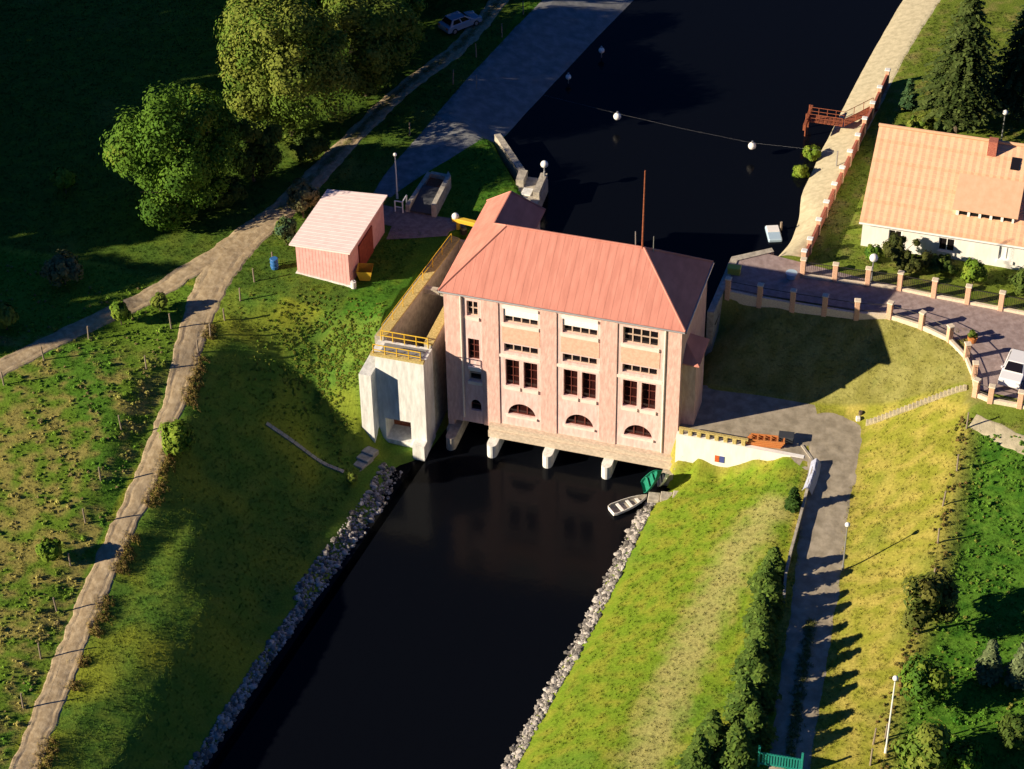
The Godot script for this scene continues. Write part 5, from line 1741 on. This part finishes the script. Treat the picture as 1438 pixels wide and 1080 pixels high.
# a crown of many leaf-sized faces gathered in clumps; rh and rv are its half width and half height
func crown(sd: int, rh: float, rv: float, clumps: int, leaves: int, leaf: float, cols: Array, loose := 0.0) -> ArrayMesh:
	var keep := rng.state
	rng.seed = sd
	var v: PackedVector3Array = []
	var nn: PackedVector3Array = []
	var cc: PackedColorArray = []
	var lobes := []
	for k in (int(clumps / 6.0) if clumps > 40 else 0):
		var d := Vector3(rng.randfn(), rng.randfn() * 0.9, rng.randfn()).normalized()
		lobes.append([d, rr(0.52, 0.72), rr(0.26, 0.42)])
	for k in clumps:
		var g := Vector3(rng.randfn(), rng.randfn(), rng.randfn()).normalized()
		var far := pow(rng.randf(), 0.4) * (0.9 + 0.12 * rng.randfn() * loose)
		var c := Vector3(g.x * rh, g.y * rv, g.z * rh) * far * 0.8
		if lobes.size() > 0 and k % 6 > 0:
			var lb: Array = lobes[k % lobes.size()]
			var e: Vector3 = lb[0] * lb[1] + (g + lb[0] * 0.5).normalized() * lb[2]
			c = Vector3(e.x * rh, e.y * rv, e.z * rh) * 0.9
		var r := minf(rh, rv) * (rr(0.16, 0.3) if clumps > 40 else rr(0.22, 0.42))
		var tone: Color = cols[0].lerp(cols[1], rng.randf()) if cols.size() < 3 or rng.randf() < 0.8 else cols[2]
		for l in leaves:
			var d := Vector3(rng.randfn(), rng.randfn() * 0.8, rng.randfn()).normalized()
			var p := c + d * r * pow(rng.randf(), 0.35) * (1.0 + absf(rng.randfn()) * 0.14)
			var n := (d + g * 0.4 + Vector3(0, 0.35, 0) + Vector3(rng.randfn(), rng.randfn(), rng.randfn()) * 0.22).normalized()
			leaf_quad(v, nn, cc, p, n, leaf * rr(0.6, 1.35), tone * rr(0.92, 1.08))
	rng.state = keep
	return mesh_of(v, nn, cc)

func woody(sd: int, h: float, r: float, spread: float, limbs: int) -> ArrayMesh:
	var q := RandomNumberGenerator.new()
	q.seed = sd
	var st := tool()
	var p := Vector3(0, -0.3, 0)
	var tops := []
	for k in 5:
		var nxt := Vector3(q.randf_range(-0.2, 0.2) * r * 4, h * (k + 1) / 5.0, q.randf_range(-0.2, 0.2) * r * 4)
		limb(st, p, nxt, r * (1.0 - k * 0.17), r * (1.0 - (k + 1) * 0.17), 8, false)
		p = nxt
		if k > 0:
			tops.append(p)
	for k in limbs:
		var a: Vector3 = tops[q.randi() % tops.size()]
		var ang := TAU * k / limbs + q.randf_range(-0.3, 0.3)
		var m := a + Vector3(cos(ang), q.randf_range(0.1, 0.5), sin(ang)) * spread * 0.45
		var e := m + Vector3(cos(ang + 0.3), q.randf_range(0.1, 0.5), sin(ang + 0.3)) * spread * 0.35
		limb(st, a, m, r * 0.38, r * 0.22, 6, false)
		limb(st, m, e, r * 0.22, r * 0.06, 5, false)
	return st.commit()

func broadleaf(called: String, label: String, at: Vector3, total: float, rh: float, rv: float, sd: int, cols: Array, dense := 1.0, leaf := 0.17, group := "", loose := 0.6):
	var t := thing(called, label, "bush" if total < 3.6 else "tree", at, rr(0, TAU), group)
	var hc := total - rv
	put(t, "trunk", woody(sd, hc + rv * 0.1, maxf(0.05, total * 0.022), rh * 0.8, 9 if total > 4 else 6), M.bark)
	var big := clampf(rh * rv / 12.0, 0.25, 3.2)
	put(t, "crown", crown(sd, rh, rv, int((28 + 34 * big) * dense), int(90 + 62 * big), leaf, cols, loose), M.leaf, Vector3(0, hc, 0))
	return t

func spruce_mesh(sd: int, h: float, r: float, cols: Array, taper := 0.8) -> ArrayMesh:
	var keep := rng.state
	rng.seed = sd
	var v: PackedVector3Array = []
	var nn: PackedVector3Array = []
	var cc: PackedColorArray = []
	var levels := int(h * 4.0) + 6
	for k in levels:
		var f := k / float(levels)
		var y := h * (0.06 + 0.94 * f)
		var length := r * pow(1.0 - f, taper) * minf(1.0, 0.55 + f * 3.0) * rr(0.8, 1.15) + 0.06
		var count := int(6 + 7 * (1.0 - f))
		for b in count:
			var ang := TAU * (b + rng.randf() * 0.7) / count + k * 0.7
			var dir := Vector3(cos(ang), 0, sin(ang))
			var l := length * rr(0.7, 1.15)
			var steps := int(l / 0.22) + 2
			var tone: Color = cols[0].lerp(cols[1], rng.randf())
			for s in steps:
				var u := (s + 0.6) / steps
				var p := Vector3(0, y - u * u * l * 0.35 + 0.12 * u, 0) + dir * l * u
				for e in 2:
					var side := dir.cross(Vector3.UP) * (1.0 if e == 0 else -1.0)
					var n := (Vector3.UP + dir * 0.5 + side * rr(-0.4, 0.6) + Vector3(rng.randfn(), 0, rng.randfn()) * 0.25).normalized()
					leaf_quad(v, nn, cc, p + side * 0.12 * rr(0.3, 1.6), n, 0.2 * rr(0.7, 1.4), tone * rr(0.7, 1.3))
	rng.state = keep
	return mesh_of(v, nn, cc)

func spruce(called: String, label: String, at: Vector3, h: float, r: float, sd: int, cols: Array, group := "", taper := 0.8):
	var t := thing(called, label, "conifer", at, rr(0, TAU), group)
	var s := tool()
	limb(s, Vector3(0, -0.3, 0), Vector3(0, h * 0.95, 0), h * 0.02 + 0.02, 0.015, 8)
	put(t, "trunk", s.commit(), M.bark)
	put(t, "crown", spruce_mesh(sd, h, r, cols, taper), M.needle, Vector3(0, h * 0.12 if taper < 0.7 else 0.0, 0))
	return t

func trees():
	var mid := [Color(0.05, 0.12, 0.016), Color(0.1, 0.195, 0.022), Color(0.14, 0.2, 0.026)]
	var yel := [Color(0.12, 0.175, 0.028), Color(0.185, 0.22, 0.038), Color(0.1, 0.17, 0.024)]
	var dk := [Color(0.05, 0.09, 0.018), Color(0.09, 0.13, 0.025)]
	var pale := [Color(0.13, 0.14, 0.06), Color(0.2, 0.2, 0.09)]
	var fresh := [Color(0.1, 0.19, 0.02), Color(0.2, 0.27, 0.035)]
	broadleaf("broadleaf_tree", "big round green tree standing alone left of the track", on_ground(-27.4, -11.2), 13.6, 5.5, 6.9, 41, mid)
	broadleaf("broadleaf_tree", "tall yellowing tree at the top, nearest the dirt track", on_ground(-22.8, -26.0), 15.8, 5.9, 8.0, 42, yel)
	broadleaf("broadleaf_tree", "yellow green tree touching the top edge of the picture", on_ground(-18.6, -34.4), 12.5, 4.6, 6.1, 43, yel)
	broadleaf("broadleaf_tree", "bright yellow green tree beside the pale blue car", on_ground(-17.2, -42.2), 8.5, 2.8, 3.6, 44, fresh)
	broadleaf("broadleaf_tree", "dim green tree behind the tall yellowing tree", on_ground(-27.5, -34), 13.0, 4.8, 6.2, 45, mid)
	broadleaf("broadleaf_tree", "olive tree behind the yellow green one at the top edge", on_ground(-22.6, -41.5), 13.0, 4.6, 6.0, 145, mid)
	broadleaf("broadleaf_tree", "tree beyond the top edge, above the pale blue car", on_ground(-19.5, -52.5), 14.0, 4.6, 6.4, 146, mid, 0.9, 0.24)
	broadleaf("broadleaf_tree", "tree beyond the top edge, farther up the track", on_ground(-16.5, -61.5), 14.0, 4.6, 6.4, 147, yel, 0.9, 0.24)
	broadleaf("broadleaf_tree", "tree beyond the top edge, behind the olive tree", on_ground(-28.5, -47), 15.0, 5.2, 7.2, 150, mid, 0.8, 0.26)
	broadleaf("broadleaf_tree", "tree beyond the top edge, deepest in the wood", on_ground(-32, -57), 16.0, 5.4, 7.6, 151, mid, 0.8, 0.26)
	broadleaf("broadleaf_tree", "tree beyond the top edge, between wood and headwater", on_ground(-25.5, -64), 16.0, 5.4, 7.6, 152, mid, 0.8, 0.26)
	broadleaf("bush", "dark bramble thicket at the foot of the tall yellowing tree", on_ground(-19.6, -22.4), 2.6, 2.2, 1.2, 148, dk, 1.0, 0.16)
	broadleaf("bush", "dark bramble thicket under the big round tree", on_ground(-24.2, -13.6), 2.8, 2.4, 1.3, 149, dk, 1.0, 0.16)
	broadleaf("broadleaf_tree", "dark low tree in the shade between the two biggest trees", on_ground(-23.2, -17.8), 7.0, 2.8, 3.2, 46, dk)
	broadleaf("bush", "bright green bush lit behind the big round tree", on_ground(-32, -26.2), 4.0, 2.2, 1.9, 47, fresh)
	broadleaf("bush", "small sunlit bush alone in the dark upper left meadow", on_ground(-38.6, -11.6), 2.7, 1.15, 1.25, 48, fresh, 0.8, 0.2)
	broadleaf("bush", "yellow green bush cut by the left edge", on_ground(-34.4, 8.2), 2.7, 1.3, 1.2, 49, yel, 0.9, 0.2)
	broadleaf("bush", "pale grey green willow bush in the shaded meadow", on_ground(-32.6, 1.0), 3.3, 1.9, 1.5, 50, pale, 0.8, 0.18)
	broadleaf("bush", "young green bush on the near edge of the field road", on_ground(-25.9, 4.6), 2.5, 0.85, 1.15, 51, fresh, 0.8, 0.18)
	broadleaf("bush", "small olive bush where track and field road meet", on_ground(-23.6, 2.0), 1.9, 0.75, 0.85, 52, yel, 0.7, 0.16)
	broadleaf("bush", "tall thin olive bush against the back left of the shed", on_ground(-16.9, -13.6), 4.4, 1.5, 2.1, 53, pale, 0.9, 0.18)
	broadleaf("bush", "blue green bush against the left side of the shed", on_ground(-16.9, -9.4), 2.9, 1.1, 1.3, 54, [Color(0.06, 0.12, 0.06), Color(0.12, 0.16, 0.03)], 0.9, 0.16)
	broadleaf("bush", "bright green bush on the right edge of the dirt track", on_ground(-16.4, 15.6), 3.4, 1.55, 1.6, 55, fresh, 1.0, 0.18)
	broadleaf("bush", "green bush behind the fence post in the rough field", on_ground(-21.2, 28.4), 2.3, 0.95, 1.1, 56, fresh, 0.9, 0.18)
	broadleaf("bush", "tiny yellow bush beside the concrete landing of the left bank", on_ground(-5.0, 8.6), 1.1, 0.55, 0.5, 57, yel, 0.6, 0.12)
	# trees beyond the left edge whose long shadows lie over the meadow
	var ordinal := ["first", "second", "third", "fourth", "fifth", "sixth", "seventh", "eighth", "ninth", "tenth"]
	for line in 2:
		for k in (10 if line == 0 else 8):
			var tall := 19.0 + rr(0, 3.0)
			broadleaf("meadow_tree", "%s tree from the top in the %s row beyond the left edge" % [ordinal[k], ["nearer", "farther"][line]], on_ground(-66.5 - line * 7.5 + rr(-1, 1) - (3.0 if k == 0 else 0.0), -33.0 + k * 6.8 + line * 3.4 - line * 6.0), tall, 4.8, tall * 0.46, 160 + k + line * 10, mid, 0.6, 0.36, "trees beyond the left edge")
	# garden of the white house
	spruce("spruce_tree", "great dark spruce with ragged boughs behind the white house", on_ground(35.4, -42.6), 13.0, 4.1, 71, [Color(0.035, 0.06, 0.016), Color(0.08, 0.11, 0.03)], "", 0.62)
	spruce("spruce_tree", "second dark conifer right of the great spruce", on_ground(40.4, -46.5), 11.0, 3.6, 72, [Color(0.03, 0.055, 0.016), Color(0.07, 0.1, 0.03)], "", 0.55)
	spruce("small_conifer", "small pointed conifer by the end of the red wall", on_ground(30.6, -45.6), 3.0, 0.8, 73, [Color(0.03, 0.07, 0.03), Color(0.06, 0.11, 0.04)])
	broadleaf("bush", "big dark juniper in front of the white house", on_ground(34.2, -19.9), 3.3, 2.2, 1.5, 74, [Color(0.035, 0.05, 0.014), Color(0.075, 0.085, 0.022)], 1.2, 0.16)
	broadleaf("bush", "bright green shrub behind the second fence post bay", on_ground(40.0, -19.6), 2.5, 1.1, 1.2, 75, fresh, 1.0, 0.16)
	broadleaf("bush", "dark shrub at the right edge before the white house", on_ground(44.2, -19.2), 2.7, 1.5, 1.2, 76, dk, 1.0, 0.16)
	broadleaf("bush", "low leafy shrub between juniper and house corner", on_ground(31.5, -20.6), 1.6, 0.9, 0.8, 77, mid, 1.0, 0.14)
	broadleaf("bush", "low dark hedge shrub under the white house windows", on_ground(37.2, -20.4), 1.5, 1.7, 0.75, 78, dk, 1.0, 0.14)
	broadleaf("bush", "rusty red shrub behind the roof ridge of the house", on_ground(36.6, -38.5), 2.2, 1.0, 1.0, 79, [Color(0.2, 0.06, 0.02), Color(0.28, 0.1, 0.03)], 0.8, 0.14)
	broadleaf("bush", "yellow leaved young tree in the upper right garden", on_ground(42.4, -50.5), 4.2, 1.1, 1.7, 80, [Color(0.26, 0.22, 0.03), Color(0.32, 0.26, 0.05)], 0.8, 0.18)
	broadleaf("bush", "brown green shrub between the red wall and the spruce", on_ground(32.2, -41.5), 2.0, 1.5, 0.95, 81, yel, 0.8, 0.16)
	broadleaf("bush", "reedy green clump hanging over the headwater below the platform", on_ground(23.3, -37.0), 1.9, 0.9, 0.8, 82, fresh, 0.9, 0.14)
	broadleaf("bush", "second reedy clump at the waterline, nearer the pontoon", on_ground(22.9, -34.0), 1.7, 0.9, 0.75, 83, fresh, 0.9, 0.14)
	# conifers along the lane, and the clipped one near the yard
	var row := [[30.3, 13.8, 3.3, 1.3], [30.2, 15.9, 4.0, 1.5], [30.9, 17.8, 3.5, 1.4], [30.5, 19.6, 4.2, 1.5], [31.0, 21.5, 3.8, 1.5], [31.3, 23.3, 4.9, 1.6], [31.0, 25.0, 5.2, 1.8], [32.0, 26.7, 4.7, 1.6], [31.2, 28.6, 5.4, 1.8], [32.3, 30.4, 4.6, 1.6], [31.6, 32.6, 5.2, 1.8], [29.6, 31.2, 4.2, 1.5], [29.2, 33.8, 4.6, 1.6]]
	var which := ["first", "second", "third", "fourth", "fifth", "sixth", "seventh", "eighth", "ninth", "tenth", "eleventh", "twelfth", "thirteenth"]
	for k in row.size():
		spruce("lane_spruce", "%s young spruce of the row beside the lane, counted from the yard" % which[k], on_ground(row[k][0], row[k][1]), row[k][2] * 0.78, row[k][3] * 0.92, 90 + k, [Color(0.045, 0.09, 0.018), Color(0.105, 0.165, 0.03)], "young spruces beside the lane")
	spruce("clipped_conifer", "narrow clipped conifer at the lane wall, throwing a long shadow", on_ground(30.35, 6.4), 2.1, 0.62, 110, [Color(0.025, 0.06, 0.012), Color(0.05, 0.1, 0.02)])
	# lower right gardens
	broadleaf("broadleaf_tree", "loose olive tree on the crest between yellow slope and garden", on_ground(41.6, 19.2), 6.0, 2.5, 2.7, 121, [Color(0.07, 0.1, 0.02), Color(0.15, 0.15, 0.035)], 0.9, 0.2)
	broadleaf("broadleaf_tree", "dark green tree right of the tall lamp post", on_ground(43.0, 25.4), 4.6, 2.0, 2.0, 122, mid, 1.0, 0.18)
	spruce("pale_conifer", "pale green pointed conifer in the lower garden, left of the pair", on_ground(46.9, 21.7), 3.7, 1.05, 123, [Color(0.09, 0.13, 0.06), Color(0.16, 0.2, 0.09)], "pale conifers")
	spruce("pale_conifer", "pale green pointed conifer in the lower garden, right of the pair", on_ground(49.0, 21.6), 3.9, 1.1, 124, [Color(0.09, 0.13, 0.06), Color(0.16, 0.2, 0.09)], "pale conifers")
	broadleaf("broadleaf_tree", "yellow olive tree at the bottom right corner", on_ground(43.8, 30.6), 4.4, 2.2, 2.0, 125, yel, 1.0, 0.2)
	broadleaf("bush", "green shrub beside the yellow olive tree", on_ground(46.4, 30.2), 2.6, 1.4, 1.2, 126, mid, 1.0, 0.16)
	broadleaf("bush", "dark shrub low at the right edge below the pale conifers", on_ground(49.2, 27.0), 2.6, 1.7, 1.2, 127, dk, 1.0, 0.16)

# ------------------------------------------------------------------ grass, weeds and rough growth
func tuft_mesh(sd: int, blades: int, wide: float) -> ArrayMesh:
	var q := RandomNumberGenerator.new()
	q.seed = sd
	var st := tool()
	for k in blades:
		var a := TAU * k / blades + q.randf()
		var d := Vector3(cos(a), 0, sin(a))
		var s := d.cross(Vector3.UP) * wide
		var root := d * q.randf_range(0.0, 0.25)
		var tip := d * q.randf_range(0.35, 0.9) + Vector3(0, q.randf_range(0.7, 1.2), 0)
		var mid := root.lerp(tip, 0.55) + Vector3(0, 0.16, 0)
		var n := (Vector3.UP + d * 0.5).normalized()
		for f in [[root - s, root + s, mid], [mid - s * 0.7, mid + s * 0.7, tip]]:
			if (f[0] - f[2]).cross(f[0] - f[1]).dot(n) < 0.0:
				f = [f[0], f[2], f[1]]
			for p in f:
				st.set_normal(n)
				st.add_vertex(p)
	return st.commit()

func scatter(called: String, label: String, count: int, mesh: Mesh, pick: Callable):
	var xf := []
	var cs := []
	var tries := 0
	while xf.size() < count and tries < count * 6:
		tries += 1
		var r: Array = pick.call()
		if r.is_empty():
			continue
		xf.append(r[0])
		cs.append(r[1])
	var mm := MultiMesh.new()
	mm.transform_format = MultiMesh.TRANSFORM_3D
	mm.use_colors = true
	mm.mesh = mesh
	mm.instance_count = xf.size()
	for k in xf.size():
		mm.set_instance_transform(k, xf[k])
		mm.set_instance_color(k, cs[k])
	var o := MultiMeshInstance3D.new()
	o.name = numbered(called)
	o.multimesh = mm
	o.material_override = M.blade
	add_child(o)
	o.set_meta("kind", "stuff")
	o.set_meta("category", "grass")
	o.set_meta("label", label)

func bare(x: float, z: float) -> bool:
	var h := hgt(x, z)
	if x > -6 and x < 26 and z > -0.5 and h < 0.85:
		return true
	if x > -8 and x < 20 and z > 0 and h < 1.0:
		return true
	if z < -18 and h < 9.75 and x > -8 and x < 30:
		return true
	if x > -6.0 and x < 20 and z < 4.2 and z > -15.0:
		return true
	if x > 0 and x < 21 and z < -9:
		return true
	if x > 19 and x < 34.6 and z > -7.0 and z < 1.6 and h > 4.8:
		return true
	if x > 19 and z < -13 and z > -19.5 and (x < 42 or z < -3):
		return true
	if x > 41 and z > -15 and z < -3.4:
		return true
	if x > 30 and z < -22.3 and z > -37:
		return true
	if x > -15 and x < -9.3 and z < -5.2 and z > -14.2:
		return true
	if x > -16 and x < 0.6 and z < -14.4 and z > -17.3:
		return true
	return false

func near_way(p: Vector2) -> float:
	var best := 99.0
	for r in ribbons:
		var line: PackedVector2Array = r[0]
		var k := 0
		while k < line.size():
			var d := line[k].distance_to(p)
			if d > 12.0:
				k += 12
				continue
			best = minf(best, d - r[1][k] * (0.85 + 0.25 * n_fine.get_noise_2d(p.x, p.y)))
			k += 2
	return best

func ground_cover():
	var fine := tuft_mesh(3, 7, 0.1)
	var tall := tuft_mesh(4, 9, 0.07)
	var leafy := crown(500, 1.0, 0.7, 8, 13, 0.22, [Color(0.9, 0.9, 0.9), Color(1, 1, 1)])
	scatter("grass", "short grass covering the banks, slopes and lawns", 90000, fine, func() -> Array:
		var x := rr(-62, 60)
		var z := rr(-66, 50)
		if bare(x, z) or near_way(Vector2(x, z)) < 0.0:
			return []
		var s := rr(0.13, 0.26)
		var c := ground_colour(x, z) * rr(0.85, 1.2)
		return [Transform3D(Basis(Vector3.UP, rr(0, TAU)).scaled(Vector3(s * 1.3, s * rr(0.3, 0.6), s * 1.3)), on_ground(x, z, -0.01)), c])
	scatter("meadow_weeds", "rough weeds and tussocks of the field left of the track", 4000, leafy, func() -> Array:
		var z := rr(-1, 50)
		var x := line_x(track_line, z) - 1.6 - pow(rng.randf(), 1.2) * 24.0
		if near_way(Vector2(x, z)) < 0.2 or n_mid.get_noise_2d(x * 0.6, z * 0.6) < -0.12:
			return []
		var s := rr(0.08, 0.24) * (1.9 if rng.randf() < 0.05 else 1.0)
		var c := ground_colour(x, z) * rr(0.9, 1.6)
		if rng.randf() < 0.16:
			c = Color(0.32, 0.27, 0.11)
		return [Transform3D(Basis(Vector3.UP, rr(0, TAU)).scaled(Vector3(s, s * rr(0.6, 1.1), s)), on_ground(x, z, s * 0.2)), c])
	scatter("garden_weeds", "dense green growth of the garden right of the slope", 3400, leafy, func() -> Array:
		var z := rr(-1.5, 36)
		var x := line_x(crest_line, z) + 0.9 + rng.randf() * 16.0
		if n_mid.get_noise_2d(x * 0.7 + 30, z * 0.7) < -0.1:
			return []
		var s := rr(0.1, 0.24) * (2.0 if rng.randf() < 0.06 else 1.0)
		var c := ground_colour(x, z) * rr(0.8, 1.5)
		if rng.randf() < 0.2:
			c = c.lerp(Color(0.3, 0.3, 0.06), rng.randf())
		return [Transform3D(Basis(Vector3.UP, rr(0, TAU)).scaled(Vector3(s, s * rr(0.6, 1.2), s)), on_ground(x, z, s * 0.2)), c])
	scatter("dry_grass", "tall dry grass edging the right side of the dirt track", 1500, tall, func() -> Array:
		var z := rr(2, 48)
		if n_mid.get_noise_2d(z * 0.5, 3.0) < -0.2:
			return []
		var x := line_x(track_line, z) + 1.15 + rng.randfn() * 0.35
		var s := rr(0.16, 0.38)
		var c := Color(0.36, 0.24, 0.1).lerp(Color(0.24, 0.22, 0.05), rng.randf()) * rr(0.9, 1.3)
		return [Transform3D(Basis(Vector3.UP, rr(0, TAU)).scaled(Vector3(s, s, s)), on_ground(x, z, -0.02)), c])
	scatter("track_grass", "strip of grass between the ruts of the track and lane", 2600, fine, func() -> Array:
		var lane := rng.randf() < 0.35
		var line: PackedVector2Array = ribbons[2][0] if lane else ribbons[0][0]
		var k := rng.randi() % line.size()
		var p := line[k] + Vector2(rng.randfn(), rng.randfn()) * 0.2
		if (lane and p.y < 18.0) or (not lane and p.y > -14.0) or n_mid.get_noise_2d(p.x, p.y) < -0.5:
			return []
		var s := rr(0.14, 0.3)
		return [Transform3D(Basis(Vector3.UP, rr(0, TAU)).scaled(Vector3(s * 1.3, s * 0.6, s * 1.3)), on_ground(p.x, p.y, 0.04)), Color(0.2, 0.22, 0.06) * rr(0.8, 1.3)])
	scatter("bank_weeds", "coarse tussocks on the bank beside the sluice", 1500, leafy, func() -> Array:
		var x := -9.0 + rng.randfn() * 3.0
		var z := 0.5 + rng.randfn() * 2.6
		if bare(x, z) or x > -5.7 or z < -4.0 or n_mid.get_noise_2d(x, z + 9) < -0.15:
			return []
		var s := rr(0.08, 0.22)
		var c := Color(0.1, 0.2, 0.022).lerp(Color(0.22, 0.23, 0.04), rng.randf()) * rr(0.9, 1.5)
		return [Transform3D(Basis(Vector3.UP, rr(0, TAU)).scaled(Vector3(s, s * rr(0.7, 1.2), s)), on_ground(x, z, s * 0.2)), c])
	scatter("crest_weeds", "straggling weeds and brown stalks along the garden crest", 260, leafy, func() -> Array:
		var z := rr(-3, 32)
		var x := line_x(crest_line, z) + rng.randfn() * 0.4
		var s := rr(0.1, 0.28)
		var c := Color(0.14, 0.18, 0.03).lerp(Color(0.26, 0.17, 0.06), rng.randf()) * rr(0.7, 1.3)
		return [Transform3D(Basis(Vector3.UP, rr(0, TAU)).scaled(Vector3(s, s, s)), on_ground(x, z, s * 0.2)), c])
